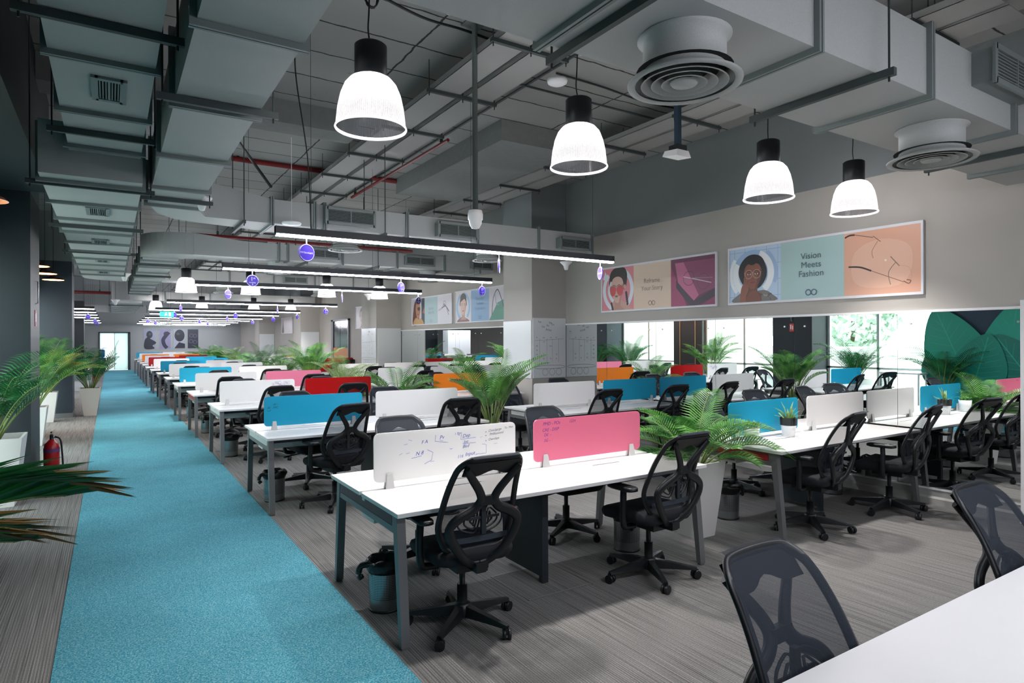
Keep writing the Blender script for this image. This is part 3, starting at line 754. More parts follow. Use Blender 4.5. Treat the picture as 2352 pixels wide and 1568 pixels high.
def clear_of(mesh, xmin=None, xmax=None, ymin=None, ymax=None, rz=0.0, sc=1.0):
    """fronds that would pass into a wall lie back against it instead"""
    m = mesh.copy(); c, s_ = math.cos(rz), math.sin(rz)
    for v in m.vertices:
        x, y = (v.co.x*c - v.co.y*s_)*sc, (v.co.x*s_ + v.co.y*c)*sc; z = v.co.z*sc
        if xmin is not None and x < xmin: x = xmin - (xmin-x)*0.06
        if xmax is not None and x > xmax: x = xmax + (x-xmax)*0.25
        if ymin is not None and y < ymin: y = ymin - (ymin-y)*0.06
        if ymax is not None and y > ymax: y = ymax + (y-ymax)*0.06
        v.co = (x, y, z)
    return m
def planter_mb(b, t, h):
    m = MB()
    B = [(-b,-b),(b,-b),(b,b),(-b,b)]; T = [(-t,-t),(t,-t),(t,t),(-t,t)]; I = [(-t+0.025,-t+0.025),(t-0.025,-t+0.025),(t-0.025,t-0.025),(-t+0.025,t-0.025)]
    vs = [(x,y,0) for x,y in B] + [(x,y,h) for x,y in T] + [(x,y,h) for x,y in I] + [(x,y,h-0.09) for x,y in I]
    fs = [(3,2,1,0)]
    for a in (0, 4, 8):
        for k in range(4): fs.append((a+k, a+(k+1)%4, a+4+(k+1)%4, a+4+k))
    fs.append((12,13,14,15))
    return m.add(vs, fs)
def make_palm(x, y, kind, label, rz=0.0, sc=1.0, b=0.11, t=0.17, h=0.62, pm=None, group=None, custom=None, lim=None):
    r = empty('potted_palm', (x, y, 0)); tag(r, label, 'plant', group)
    part('planter', planter_mb(b, t, h), pm or M_planter, r, label='white planter' if pm is None else 'grey planter')
    part('soil', MB().box(-t+0.026, t-0.026, -t+0.026, t-0.026, h-0.088, h-0.06), M_soil, r)
    fm, sm = custom or PALMS[kind]
    if lim:
        fm, sm = clear_of(fm, rz=rz, sc=sc, **lim), clear_of(sm, rz=rz, sc=sc, **lim); rz, sc = 0.0, 1.0
    for n, me in (('foliage', fm), ('stem', sm)):
        o = link(n, me, r, (0, 0, h-0.065)); o.rotation_euler = (0, 0, rz); o.scale = (sc, sc, sc)
    return r
GP = 'potted palms between the desk rows'
make_palm(4.2, 3.68, 'wide', 'low spreading palm in a tall tapered white planter beside the pink divider bench', 0.6, 0.86, 0.11, 0.175, 0.63)
make_palm(3.93, 6.62, 'tower', 'tall palm in a grey square planter at the end of second bench by carpet', 1.0, 0.95, 0.12, 0.2, 0.63, M_planter_g)
for i, (y, k, rz, s, lb) in enumerate(((9.95, 'mid', 0.3, 1.0, 'palm in white planter beside the orange divider, at the end of third bench'), (12.9, 'pale', 1.4, 1.0, 'pale palm in white planter at the end of the fourth bench by the carpet'),
        (15.4, 'tower', 2.2, 1.1, 'tall palm with one long arching frond at the end of the fifth bench'), (18.4, 'mid', 3.0, 1.1, 'bushy palm in white planter at the end of the sixth bench'), (21.2, 'dark', 4.0, 0.85, 'dark green palm in white planter at the end of the seventh bench'),
        (24.0, 'mid', 5.0, 1.1, 'palm in white planter at the end of the eighth bench'), (27.0, 'pale', 0.8, 1.1, 'pale palm in white planter at the end of the ninth bench'), (30.0, 'wide', 1.9, 1.2, 'spreading palm at the end of the tenth bench'),
        (33.0, 'mid', 2.9, 1.2, 'palm at the end of the eleventh bench'), (36.0, 'wide', 3.7, 1.2, 'spreading palm at the end of the twelfth bench'))):
    make_palm(4.08, y, k, lb, rz, s, group=None)
make_palm(-1.02, 8.25, 'upright', 'large dark green palm in a white planter against the navy pillar', 0.5, 0.95, 0.2, 0.27, 0.69, lim=dict(xmin=-0.28, xmax=0.42, ymax=0.85))
make_palm(-1.12, 16.15, 'upright', 'bushy palm in a tall white planter in front of the slate pillar', 2.0, 1.1, 0.13, 0.2, 0.62, lim=dict(xmin=-0.2, ymax=0.55))
make_palm(-0.38, 17.05, 'upright', 'thin palm in a beige tapered planter at the edge of the blue carpet', 4.4, 1.0, 0.12, 0.2, 0.62, mat('beige_planter', '#beb4ac', 0.6), lim=dict(xmin=-0.27, xmax=0.45))
make_palm(-1.08, 6.35, 'upright', 'tall palm in a white planter beside the leaf mural', 1.2, 0.95, 0.13, 0.2, 0.62, lim=dict(xmin=-0.2, xmax=0.2))
make_palm(-1.05, 12.6, 'tall', 'palm in a white planter by the dark brown pier', 2.8, 1.2, 0.13, 0.2, 0.62, lim=dict(xmin=-0.2))
fm, stm = MB(), MB()
frond(fm, stm, (0.05, 0, 0), 0.15, 1.22, 1.2, 1.38, 0.38, 0.02, 36, 0.1, 1.7, 0.42, True)
frond(fm, stm, (0.0, 0.03, 0), 0.33, 1.15, 1.1, 1.45, 0.34, 0.02, 30, 0.1, 1.5, 0.4, True)
frond(fm, stm, (0.02, -0.03, 0), 0.02, 1.3, 1.05, 1.45, 0.36, 0.02, 30, 0.1, 1.6, 0.4, True)
for k in range(7): frond(fm, stm, (0, 0, 0), 1.6 + 0.62*k, 1.25, 1.1, 1.3, 0.3, 0.025, 20)
make_palm(-1.0, 1.78, None, 'palm with one broad drooping brown-tipped frond, closest to the camera', 0, 1.0, 0.15, 0.22, 0.66, lim=dict(xmin=-0.37), custom=(fm.mesh('foliage', [M_leaf2, M_dry]), stm.mesh('stem', M_stem)))
# desk plants
def desk_plant(x, y, kind, label):
    r = empty('desk_plant', (x, y, 0.735)); tag(r, label, 'plant'); r.scale = (1.45, 1.45, 1.45)
    part('pot', MB().lathe([(0.0, 0.0), (0.038, 0.0), (0.05, 0.1), (0.046, 0.1), (0.042, 0.08), (0.0, 0.08)], 20), M_white, r)
    part('soil', MB().lathe([(0.0, 0.086), (0.043, 0.086), (0.042, 0.078)], 14), M_soil, r)
    m = MB(); rnd = random.Random(len(label))
    if kind == 'spider':
        part('sleeve', MB().lathe([(0.0505, 0.075), (0.053, 0.125), (0.049, 0.125), (0.045, 0.09)], 20), M_slot, r, label='black pot sleeve')
    for k in range(16 if kind == 'spider' else 34):
        a = rnd.uniform(0, 6.28); L = rnd.uniform(0.1, 0.2) if kind == 'spider' else rnd.uniform(0.03, 0.08); el = rnd.uniform(0.6, 1.4)
        p = Vector((0, 0, 0.088)); d = Vector((math.cos(a)*math.cos(el), math.sin(a)*math.cos(el), math.sin(el))); s = Vector((-math.sin(a), math.cos(a), 0))*(0.007 if kind == 'spider' else 0.012)
        if kind != 'spider': p += Vector((rnd.uniform(-0.03, 0.03), rnd.uniform(-0.03, 0.03), 0))
        a1 = p + d*L*0.5; a2 = p + d*L + Vector((0, 0, -L*0.25))
        m.add([p-s*0.5, p+s*0.5, a1+s, a1-s, a2], [(0,1,2,3), (3,2,4)])
    part('foliage', m, M_leaf3 if kind == 'spider' else M_leaf, r)
desk_plant(4.87, 3.62, 'succulent', 'small leafy plant in a white pot in front of the blue divider, beside its clamp')
desk_plant(5.42, 3.62, 'spider', 'spider plant in a white pot with black sleeve in front of the blue divider')
desk_plant(5.85, 3.9, 'spider', 'small spider plant in a white pot behind the blue and white divider gap')

# ------------------------------------------------------------------ ducts
def flange(x0, x1, y0, y1, z0, z1, axis, p, w=0.045, g=0.03):
    m = MB()
    for s in (-0.012, 0.012):
        a, b = p+s-0.008, p+s+0.008
        if axis == 'x': m.box(a, b, y0-g, y1+g, z0-g, z0).box(a, b, y0-g, y1+g, z1, z1+g).box(a, b, y0-g, y0, z0, z1).box(a, b, y1, y1+g, z0, z1)
        else: m.box(x0-g, x1+g, a, b, z0-g, z0).box(x0-g, x1+g, a, b, z1, z1+g).box(x0-g, x0, a, b, z0, z1).box(x1, x1+g, a, b, z0, z1)
    return m
def grille_mb(w, h, horiz=True, n=9, depth=0.14):
    """louvred box face in local coords: x across, z up, facing -y"""
    m = MB(); m.mi = 0
    m.box(-w/2, w/2, 0.012, depth, -h/2, h/2)
    m.box(-w/2-0.02, -w/2+0.015, -0.005, 0.012, -h/2-0.02, h/2+0.02).box(w/2-0.015, w/2+0.02, -0.005, 0.012, -h/2-0.02, h/2+0.02).box(-w/2, w/2, -0.005, 0.012, -h/2-0.02, -h/2+0.015).box(-w/2, w/2, -0.005, 0.012, h/2-0.015, h/2+0.02)
    m.box(-0.006, 0.006, -0.002, 0.011, -h/2, h/2)
    if horiz:
        for k in range(n): z = -h/2 + h*(k+0.5)/n; m.box(-w/2, w/2, 0.0, 0.009, z-h/n*0.18, z+h/n*0.18)
    else:
        for k in range(n): x = -w/2 + w*(k+0.5)/n; m.box(x-w/n*0.18, x+w/n*0.18, 0.0, 0.009, -h/2, h/2)
    m.mi = 1; m.box(-w/2+0.01, w/2-0.01, 0.0092, 0.0118, -h/2+0.01, h/2-0.01)
    return m
def diffuser_mb(r=0.3, neck=0.16):
    """round ceiling diffuser hanging down from z=0"""
    m = MB(); m.mi = 0
    m.lathe([(r*0.78, 0.0), (r*0.82, -0.004), (r*0.72, -0.008), (r*0.72, -neck), (r*0.8, -neck-0.02), (r, -neck-0.045), (r*0.99, -neck-0.055), (r*0.86, -neck-0.05)], 36, cap=False)
    for k, f in enumerate((0.76, 0.58, 0.4)):
        m.lathe([(r*f, -neck-0.052), (r*(f-0.02), -neck-0.055), (r*(f-0.16), -neck+0.0)], 36, cap=False)
    m.lathe([(0.0, -neck-0.06), (r*0.22, -neck-0.055), (r*0.25, -neck-0.045)], 30, cap=False)
    m.mi = 1; m.lathe([(0.0, -neck+0.01), (r*0.84, -neck+0.01)], 30, cap=False)
    return m
def duct(label, boxes, flanges=(), grilles=(), diffs=(), hangers=(), extra=None, cat='duct'):
    """boxes: list of (x0,x1,y0,y1,z0,z1); the first is the one flanges are fitted to unless given"""
    b0 = boxes[0]; cx, cyy = (b0[0]+b0[1])/2, (b0[2]+b0[3])/2; z0 = b0[4]
    r = empty('air_duct', (cx, cyy, z0)); tag(r, label, cat)
    m = MB()
    for x0, x1, y0, y1, za, zb in boxes: m.box(x0-cx, x1-cx, y0-cyy, y1-cyy, za-z0, zb-z0)
    if extra: extra(m, cx, cyy, z0)
    part('duct_body', m, M_duct, r)
    for axis, p, bi in flanges:
        q = boxes[bi]; fm = flange(q[0]-cx, q[1]-cx, q[2]-cyy, q[3]-cyy, q[4]-z0, q[5]-z0, axis, p-(cx if axis == 'x' else cyy))
        part('flange', fm, M_flange, r)
    for x, y, z, w, h, face in grilles:
        o = part('air_grille', grille_mb(w, h, True, 10) if face != 'down' else grille_mb(w, h, False, 9, 0.06), [M_flange, M_slot], r, (x-cx, y-cyy, z-z0))
        if face == 'down': o.rotation_euler = (PI/2, 0, 0)
    for x, y, rr in diffs: part('round_diffuser', diffuser_mb(rr), [M_duct, M_slot], r, (x-cx, y-cyy, 0))
    for axis, p, bi in hangers:
        q = boxes[bi]; hm = MB()
        if axis == 'x':
            hm.box(p-0.015-cx, p+0.015-cx, q[2]-0.1-cyy, q[3]+0.1-cyy, q[4]-z0-0.045, q[4]-z0-0.005)
            for yy in (q[2]-0.07, q[3]+0.07): hm.cyl((p-cx, yy-cyy, q[4]-z0-0.07), (p-cx, yy-cyy, CEIL-z0), 0.006, 6)
        else:
            hm.box(q[0]-0.1-cx, q[1]+0.1-cx, p-0.015-cyy, p+0.015-cyy, q[4]-z0-0.045, q[4]-z0-0.005)
            for xx in (q[0]-0.07, q[1]+0.07): hm.cyl((xx-cx, p-cyy, q[4]-z0-0.07), (xx-cx, p-cyy, CEIL-z0), 0.006, 6)
        part('hanger', hm, M_rod, r)
    return r
def elbow(m, x0, y0, r0, r1, a0, a1, za, zb, n=10):
    pts = []
    for k in range(n+1):
        a = a0 + (a1-a0)*k/n; pts.append((x0 + r1*math.cos(a), y0 + r1*math.sin(a)))
    for k in range(n, -1, -1):
        a = a0 + (a1-a0)*k/n; pts.append((x0 + r0*math.cos(a), y0 + r0*math.sin(a)))
    m.prism(pts, 'z', za, zb)
# nearest cross duct over the first benches
duct('wide grey cross duct with round diffusers above the first desk benches', [(0.775, 6.9, 1.75, 2.41, 3.05, 3.43)],
     [('x', p, 0) for p in (1.7, 2.85, 3.95, 5.1, 6.2)], [(4.82, 1.62, 3.32, 0.64, 0.2, 'x')], [(2.24, 2.02, 0.26), (4.6, 2.02, 0.26)], [('x', 1.82, 0), ('x', 3.38, 0), ('x', 5.6, 0)])
# trunk towards the second cross duct
def c1_extra(m, cx, cyy, z0):
    # sloping transition from the tall end to the branch
    m.hexa([(0.9-cx, 7.78-cyy, 0), (1.6-cx, 7.8-cyy, 0), (1.6-cx, 8.4-cyy, 0), (0.9-cx, 8.2-cyy, 0)], [(0.9-cx, 7.78-cyy, 0.4), (1.6-cx, 7.8-cyy, 0.29), (1.6-cx, 8.4-cyy, 0.29), (0.9-cx, 8.2-cyy, 0.4)])
    m.prism([(0.32-cx, 7.3-cyy), (0.76-cx, 7.3-cyy), (0.9-cx, 7.78-cyy), (0.9-cx, 8.2-cyy), (0.62-cx, 8.1-cyy), (0.44-cx, 7.85-cyy)], 'z', 0, 0.4)
duct('grey trunk duct running beside the aisle and turning into the first cross duct with louvres', [(1.6, 6.55, 7.8, 8.45, 3.05, 3.335), (0.32, 0.77, -1.0, 7.31, 3.05, 3.45)],
     [('y', p, 1) for p in (1.9, 3.03, 4.14, 5.32, 6.45, 7.3)] + [('x', p, 0) for p in (1.62, 2.12, 2.24, 3.33, 4.4, 5.46, 6.5)],
     [(2.53, 7.66, 3.19, 0.6, 0.17, 'x'), (4.03, 7.66, 3.16, 0.58, 0.17, 'x'), (6.07, 7.66, 3.14, 0.56, 0.15, 'x')], [(2.6, 8.12, 0.22), (4.75, 8.12, 0.22)], [('y', 4.0, 1), ('y', 6.9, 1), ('x', 1.3, 0), ('x', 3.0, 0)], c1_extra)
def c2_extra(m, cx, cyy, z0):
    elbow(m, 1.14-cx, 12.0-cyy, 0.1, 0.72, PI, PI/2*3, 0, 0.35)
    m.hexa([(1.14-cx, 11.27-cyy, 0), (1.9-cx, 11.25-cyy, 0), (1.9-cx, 11.9-cyy, 0), (1.14-cx, 11.9-cyy, 0)], [(1.14-cx, 11.27-cyy, 0.35), (1.9-cx, 11.25-cyy, 0.27), (1.9-cx, 11.9-cyy, 0.27), (1.14-cx, 11.9-cyy, 0.35)])
duct('grey cross duct with rounded elbow and louvres above the third and fourth benches', [(1.9, 6.75, 11.25, 11.9, 3.05, 3.32), (0.46, 0.98, 11.95, 22.0, 3.03, 3.36)],
     [('x', p, 0) for p in (2.45, 2.6, 3.55, 4.6, 5.6, 6.4)] + [('y', p, 1) for p in (12.2, 13.3, 14.4, 15.5, 16.6, 17.7, 18.8, 19.9, 21.0)],
     [(3.2, 11.12, 3.19, 0.5, 0.15, 'x'), (5.03, 11.12, 3.18, 0.58, 0.15, 'x'), (6.4, 11.12, 3.18, 0.45, 0.14, 'x')], [(2.5, 11.6, 0.22), (5.4, 11.6, 0.22)], [('x', 2.9, 0), ('x', 4.2, 0), ('y', 12.75, 1), ('y', 15.0, 1)], c2_extra)
duct('grey cross duct with louvres in the middle of the hall beyond the dome pendants', [(0.99, 6.7, 16.2, 16.78, 3.03, 3.3)], [('x', p, 0) for p in (1.4, 2.4, 3.4, 4.4, 5.4)], [(3.9, 16.08, 3.17, 0.55, 0.15, 'x')], [(2.3, 16.5, 0.22), (4.6, 16.5, 0.22)], [('x', 2.9, 0)])
def c3_extra(m, cx, cyy, z0):
    elbow(m, 0.8-cx, 25.4-cyy, 0.1, 0.75, PI, PI/2*3, 0, 0.6)
duct('grey cross duct with a tall rounded elbow far along the aisle', [(0.8, 6.7, 24.65, 25.3, 3.05, 3.35), (0.05, 0.95, 25.4, 34.9, 3.0, 3.35)], [('x', 1.6, 0), ('x', 3.0, 0), ('x', 4.4, 0)] + [('y', 26.0+1.1*k, 1) for k in range(8)], (), (), [('y', 27.0, 1)], c3_extra)
duct('grey cross duct at the far end of the hall', [(-3.0, 6.7, 35.0, 35.6, 3.05, 3.35)], [('x', -1.5+1.5*k, 0) for k in range(5)])
# ventilation duct over the aisle, in two heights
duct('dark ventilation duct over the blue aisle, upper stretch near the camera', [(-0.27, 0.22, -1.5, 6.1, 3.18, 3.6)], [('y', p, 0) for p in (1.8, 3.08, 4.05, 5.0, 5.9)], [(0.0, 4.5, 3.168, 0.14, 0.36, 'down'), (0.0, 2.3, 3.168, 0.14, 0.36, 'down')], (), [('y', 3.55, 0), ('y', 5.45, 0)])
duct('grey ventilation duct over the blue aisle, lower wide stretch beyond the step', [(-0.47, 0.235, 6.1, 15.6, 2.98, 3.4)], [('y', 6.3+0.94*k, 0) for k in range(10)], [(-0.1, y, 2.968, 0.16, 0.4, 'down') for y in (7.6, 9.9, 12.2, 14.2)], (), [('y', 6.35, 0), ('y', 8.6, 0), ('y', 11.0, 0)],
     lambda m, cx, cyy, z0: elbow(m, 0.235-cx, 15.6-cyy, 0.02, 0.7, PI/2, PI, 0, 0.42))

# ------------------------------------------------------------------ ceiling services
def along(name, label, cat, path, r, m, seg=8, group=None, fit=()):
    """a run of pipe or cable whose origin sits at its first point"""
    o0 = Vector(path[0]); P = [Vector(p)-o0 for p in path]
    e = link(name, MB().tube(P, r, seg).mesh(name, m), None, tuple(o0)); tag(e, label, cat, group)
    return e
def pipe_run(name, label, cat, a, b, r, m, hang=(), rodm=None):
    o0 = Vector(a); e = empty(name, tuple(o0)); tag(e, label, cat)
    B = Vector(b)-o0
    part('pipe', MB().tube([(0,0,0), tuple(B)], r, 10), m, e)
    for t in hang:
        p = B*t
        h = MB().cyl((p.x, p.y, p.z), (p.x, p.y, CEIL-o0.z), 0.007, 6).cyl((p.x, p.y, p.z+r), (p.x, p.y, p.z+r+0.07), 0.022, 8)
        part('pipe_hanger', h, M_rod, e)
    return e
pipe_run('sprinkler_pipe', 'thick red sprinkler pipe crossing the hall above the first louvred duct', 'pipe', (1.25, 10.3, 4.42), (6.24, 10.3, 4.42), 0.04, M_pipe, (0.08, 0.42, 0.8))
pipe_run('sprinkler_pipe', 'short red sprinkler pipe along the hall above the second bench', 'pipe', (3.51, 6.94, 4.12), (3.51, 10.6, 4.12), 0.022, M_pipe, (0.05, 0.95))
pipe_run('sprinkler_pipe', 'red sprinkler pipe crossing above the second louvred duct', 'pipe', (1.4, 14.2, 3.82), (6.2, 14.2, 3.82), 0.035, M_pipe, (0.1, 0.7))
pipe_run('sprinkler_pipe', 'red sprinkler pipe seen far down the aisle by the dark pillar', 'pipe', (-2.5, 30.0, 3.6), (0.2, 30.0, 3.6), 0.06, M_pipe, (0.3, 0.8))
pipe_run('conduit_bar', 'black diagonal bar above the louvred cross duct', 'pipe', (1.3, 8.6, 4.3), (1.98, 9.6, 3.9), 0.02, M_black)
def cable_tray(label, x0, x1, y0, y1, z, gap=0.05):
    r = empty('cable_tray', ((x0+x1)/2, y0, z)); tag(r, label, 'cable tray')
    h = (x1-x0)/2; L = y1-y0
    for a, b in ((-h, -gap/2), (gap/2, h)):
        part('tray', MB().box(a, b, 0, L, 0, 0.004).box(a, a+0.004, 0, L, 0, 0.06).box(b-0.004, b, 0, L, 0, 0.06), mat('tray_grey', '#9c9b99', 0.6), r)
    y = 0.5
    while y < L:
        m = MB().box(-h-0.06, h+0.06, y-0.018, y+0.018, -0.035, -0.002)
        for x in (-h-0.04, h+0.04, 0): m.cyl((x, y, -0.07), (x, y, CEIL-z), 0.005, 6)
        part('trapeze', m, M_rod, r); y += 1.25
cable_tray('pair of grey cable trays hanging over the first bench row', 2.74, 3.42, 1.5, 14.0, 4.18, 0.07)
cable_tray('pair of grey cable trays hanging along the mirror wall side', 5.42, 6.1, 2.0, 14.0, 4.2, 0.05)
cable_tray('pair of grey cable trays far along the hall', 2.5, 3.2, 14.5, 34.0, 4.1, 0.07)
cb = MB()
for x in (3.72, 3.84): cb.tube([(x, 2.6, CEIL-0.03), (x, 14.0, CEIL-0.03)], 0.014, 6)
cb.tube([(3.72, 5.7, CEIL-0.04), (6.2, 5.7, CEIL-0.04)], 0.012, 6)
e = link('ceiling_conduit', MB().mesh('x', M_rod) if False else cb.mesh('ceiling_conduit', M_rod)); tag(e, 'pair of slim grey conduits fixed on the slab beside the cable trays', 'conduit')
struct('ceiling_beam', MB().box(4.2, 5.36, 6.8, 10.3, 4.2, CEIL-0.001), M_beam)
struct('ceiling_beam_cross', MB().box(-1.2, 2.6, 7.6, 8.0, 4.2, CEIL-0.001).box(-0.9, 2.2, 2.3, 2.6, 4.3, CEIL-0.001), M_beam)
struct('wall_bulkhead_left', MB().box(-1.39, -0.6, YB, 9.19, 3.41, CEIL-0.001), M_navy)
along('ceiling_cable', 'black cable drooping along the slab above the first pendant', 'cable', spline([(0.9, 4.6, CEIL-0.02), (1.6, 4.75, CEIL-0.04), (2.2, 4.85, CEIL-0.1), (2.7, 4.95, CEIL-0.05), (3.5, 5.1, CEIL-0.02)], 6), 0.012, M_black)
along('cable_coil', 'coil of spare black cable hanging from the slab near the first pendant', 'cable', [(1.72+0.05*math.cos(t*0.5), 4.7+0.02*math.sin(t*0.3), 4.33+0.09*math.sin(t*0.5)) for t in range(40)], 0.006, M_black, 5)
along('ceiling_cable', 'black cable sagging on the slab between the second pendant and the mirror wall', 'cable', spline([(3.95, 5.3, CEIL-0.02), (4.6, 5.3, CEIL-0.03), (5.2, 5.25, CEIL-0.09), (6.0, 5.3, CEIL-0.02)], 6), 0.011, M_black)
along('ceiling_cable', 'black cable hanging down past the first louvre to the light bar', 'cable', spline([(1.35, 5.5, 4.45), (1.36, 5.6, 4.0), (1.5, 5.75, 3.3), (1.55, 5.83, 2.68)], 8), 0.006, M_black, 5)
# drop poles
p = empty('camera_pole', (2.73, 4.87, CEIL)); tag(p, 'grey drop pole with a white dome camera at its foot', 'camera')
part('pole', MB().cyl((0,0,-0.01), (0,0,-1.67), 0.024, 12), mat('pole_grey', '#59625f', 0.5, 0.3), p)
part('ceiling_plate', MB().box(-0.09, 0.09, -0.09, 0.09, -0.012, 0), M_flange, p)
part('dome_camera', MB().lathe([(0.0, -1.83), (0.035, -1.82), (0.055, -1.78), (0.058, -1.75), (0.066, -1.745), (0.068, -1.7), (0.06, -1.665), (0.0, -1.66)], 20), M_white, p, label='white dome camera')
p = empty('access_point_pole', (4.24, 3.9, CEIL)); tag(p, 'dark blue drop pole with a white angled box at its foot', 'antenna')
part('pole', MB().box(-0.022, 0.022, -0.022, 0.022, -1.12, 0), mat('pole_blue', '#1d3346', 0.5), p)
part('bracket', MB().box(-0.06, 0.06, -0.05, 0.05, -1.15, -1.1), M_black, p)
part('device_box', MB().hexa([(-0.09,-0.07,-1.21),(0.09,-0.07,-1.21),(0.1,0.09,-1.19),(-0.1,0.09,-1.19)], [(-0.07,-0.06,-1.15),(0.07,-0.06,-1.15),(0.08,0.08,-1.14),(-0.08,0.08,-1.14)]), M_white, p, label='white device box')
def bell(x, y, z, s, label, cord=True):
    r = empty('ceiling_speaker', (x, y, z)); tag(r, label, 'speaker')
    part('horn', MB().lathe([(0.0, -0.09*s), (0.025*s, -0.088*s), (0.035*s, -0.06*s), (0.045*s, -0.02*s), (0.085*s, 0.02*s), (0.1*s, 0.035*s), (0.095*s, 0.045*s), (0.0, 0.04*s)], 20), M_white, r)
    part('cord', MB().cyl((0,0,0.04*s), (0,0,CEIL-z), 0.004, 5), M_rod, r)
bell(0.78, 7.0, 3.06, 1.0, 'white bell-shaped speaker under the elbow of the first louvred duct')
bell(6.14, 8.0, 2.86, 1.0, 'white bell-shaped speaker before the whiteboard pillar')
bell(0.25, 14.9, 2.98, 1.2, 'white bell-shaped speaker beside the aisle duct end')
bell(0.15, 24.0, 2.95, 1.3, 'white bell-shaped speaker far along the aisle')
bell(5.6, 15.6, 2.8, 1.2, 'white bell-shaped speaker near the second beige pillar')
dsc = tag(link('disc_antenna', MB().lathe([(0.0, 0.0), (0.1, 0.005), (0.11, 0.02), (0.1, 0.032), (0.0, 0.035)], 24).cyl((0,0,0.03), (0,0,1.0), 0.003, 5).mesh('disc_antenna', M_white), None, (1.75, 7.4, 2.98)), 'flat white disc antenna hanging before the first louvred duct', 'antenna')
for x, y, lb in ((2.42, 4.75, 'white smoke detector on the slab near the camera pole'), (3.85, 4.75, 'white smoke detector on the slab near the second pendant cord')):
    r = empty('smoke_detector', (x, y, CEIL)); tag(r, lb, 'smoke detector')
    part('detector_base', MB().lathe([(0.0, -0.06), (0.03, -0.058), (0.045, -0.04), (0.055, -0.03), (0.055, 0.0)], 18), M_white, r)
    part('detector_vent', MB().lathe([(0.0505, -0.036), (0.0505, -0.044)], 18, cap=False), M_slot, r)
r = tag(link('round_speaker', MB().lathe([(0.0, -0.045), (0.06, -0.045), (0.09, -0.03), (0.1, 0.0)], 22).mesh('round_speaker', M_white), None, (3.55, 4.75, 4.1)), 'white round speaker clipped to the cable tray end', 'speaker')
# lit exit sign
ex = empty('exit_sign', (1.35, 20.2, 2.42)); tag(ex, 'lit green running-man exit sign hanging in the aisle', 'sign')
part('sign_box', MB().box(-0.17, 0.17, -0.015, 0.015, -0.07, 0.07), M_green_e, ex)
m = MB(); m.tube([(-0.05, -0.017, 0.0), (-0.02, -0.017, 0.02), (0.01, -0.017, -0.03)], 0.008, 4).tube([(-0.05, -0.017, -0.04), (-0.02, -0.017, 0.0)], 0.008, 4).box(0.05, 0.1, -0.018, -0.016, -0.05, 0.05)
m.prism([(-0.015+0.012*math.cos(k*PI/4), 0.045+0.012*math.sin(k*PI/4)) for k in range(8)], 'y', -0.018, -0.016)
part('pictogram', m, M_green_w, ex); part('cord', MB().cyl((-0.1, 0, 0.07), (-0.1, 0, CEIL-2.42), 0.003, 4).cyl((0.1, 0, 0.07), (0.1, 0, CEIL-2.42), 0.003, 4), M_rod, ex)

# ------------------------------------------------------------------ lamps
SHADE = MB().lathe([(0.098, 0.31), (0.125, 0.295), (0.155, 0.26), (0.18, 0.2), (0.198, 0.12), (0.206, 0.05), (0.21, 0.01)], 48, cap=False).mesh('lamp_shade', M_shade)
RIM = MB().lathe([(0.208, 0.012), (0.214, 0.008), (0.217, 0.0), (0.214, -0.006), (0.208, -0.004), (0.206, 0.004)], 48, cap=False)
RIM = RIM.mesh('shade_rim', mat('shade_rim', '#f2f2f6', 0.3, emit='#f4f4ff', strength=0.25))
HOUS = MB().lathe([(0.0, 0.51), (0.085, 0.51), (0.097, 0.5), (0.097, 0.3), (0.09, 0.295), (0.0, 0.3)], 32).mesh('lamp_housing', mat('black_lamp_housing', '#0c1218', 0.45))
BULB = MB().lathe([(0.0, 0.252), (0.03, 0.256), (0.045, 0.27), (0.045, 0.298)], 20, cap=False).mesh('bulb', M_bulb)
def pendant(x, y, z, label, group, rnd, power=PEND_W):
    r = empty('pendant_lamp', (x, y, z)); tag(r, label, 'lamp', group)
    link('lamp_shade', SHADE, r)['label'] = 'ribbed clear shade'; link('shade_rim', RIM, r); link('lamp_housing', HOUS, r)['label'] = 'black housing'; link('bulb', BULB, r)
    k = rnd.uniform(-0.03, 0.03)
    part('cord', MB().tube(spline([(0.0, 0, 0.505), (k, 0, 0.6), (k*0.5, 0, 0.8), (0, 0, CEIL-z)], 6), 0.005, 6), M_black, r)
    ld = bpy.data.lights.new('pendant_light', 'POINT'); ld.energy = power; ld.color = (1.0, 0.965, 0.94); ld.shadow_soft_size = 0.05
    lo = bpy.data.objects.new('pendant_light', ld); col.objects.link(lo); lo.parent = r; lo.location = (0, 0, 0.24)
    sd = bpy.data.lights.new('pendant_beam', 'SPOT'); sd.energy = BEAM_W; sd.color = (1.0, 0.965, 0.94); sd.spot_size = 1.7; sd.spot_blend = 0.8; sd.shadow_soft_size = 0.09
    so = bpy.data.objects.new('pendant_beam', sd); col.objects.link(so); so.parent = r; so.location = (0, 0, 0.2)
    return r
rnd = random.Random(4)
for i, (x, y) in enumerate(((1.34, 3.68), (2.955, 3.69), (4.93, 3.48), (6.2, 3.42))):
    pendant(x, y, (2.945, 2.945, 2.905, 2.9)[i], 'glass dome pendant with black cylinder top over first benches, %s from the aisle' % ORD[i], 'dome pendants over the first benches', rnd)
for i, (x, y) in enumerate(((1.38, 15.1), (2.67, 15.1), (4.38, 15.1), (5.7, 15.1))):
    pendant(x, y, 2.71, 'glass dome pendant over the fifth benches, %s from the aisle' % ORD[i], 'dome pendants over the fifth benches', rnd)
for i, (x, y) in enumerate(((1.3, 24.3), (2.7, 24.3), (4.4, 24.3), (5.7, 24.3))):
    pendant(x, y, 2.71, 'glass dome pendant over the eighth benches, %s from the aisle' % ORD[i], 'dome pendants over the eighth benches', rnd)
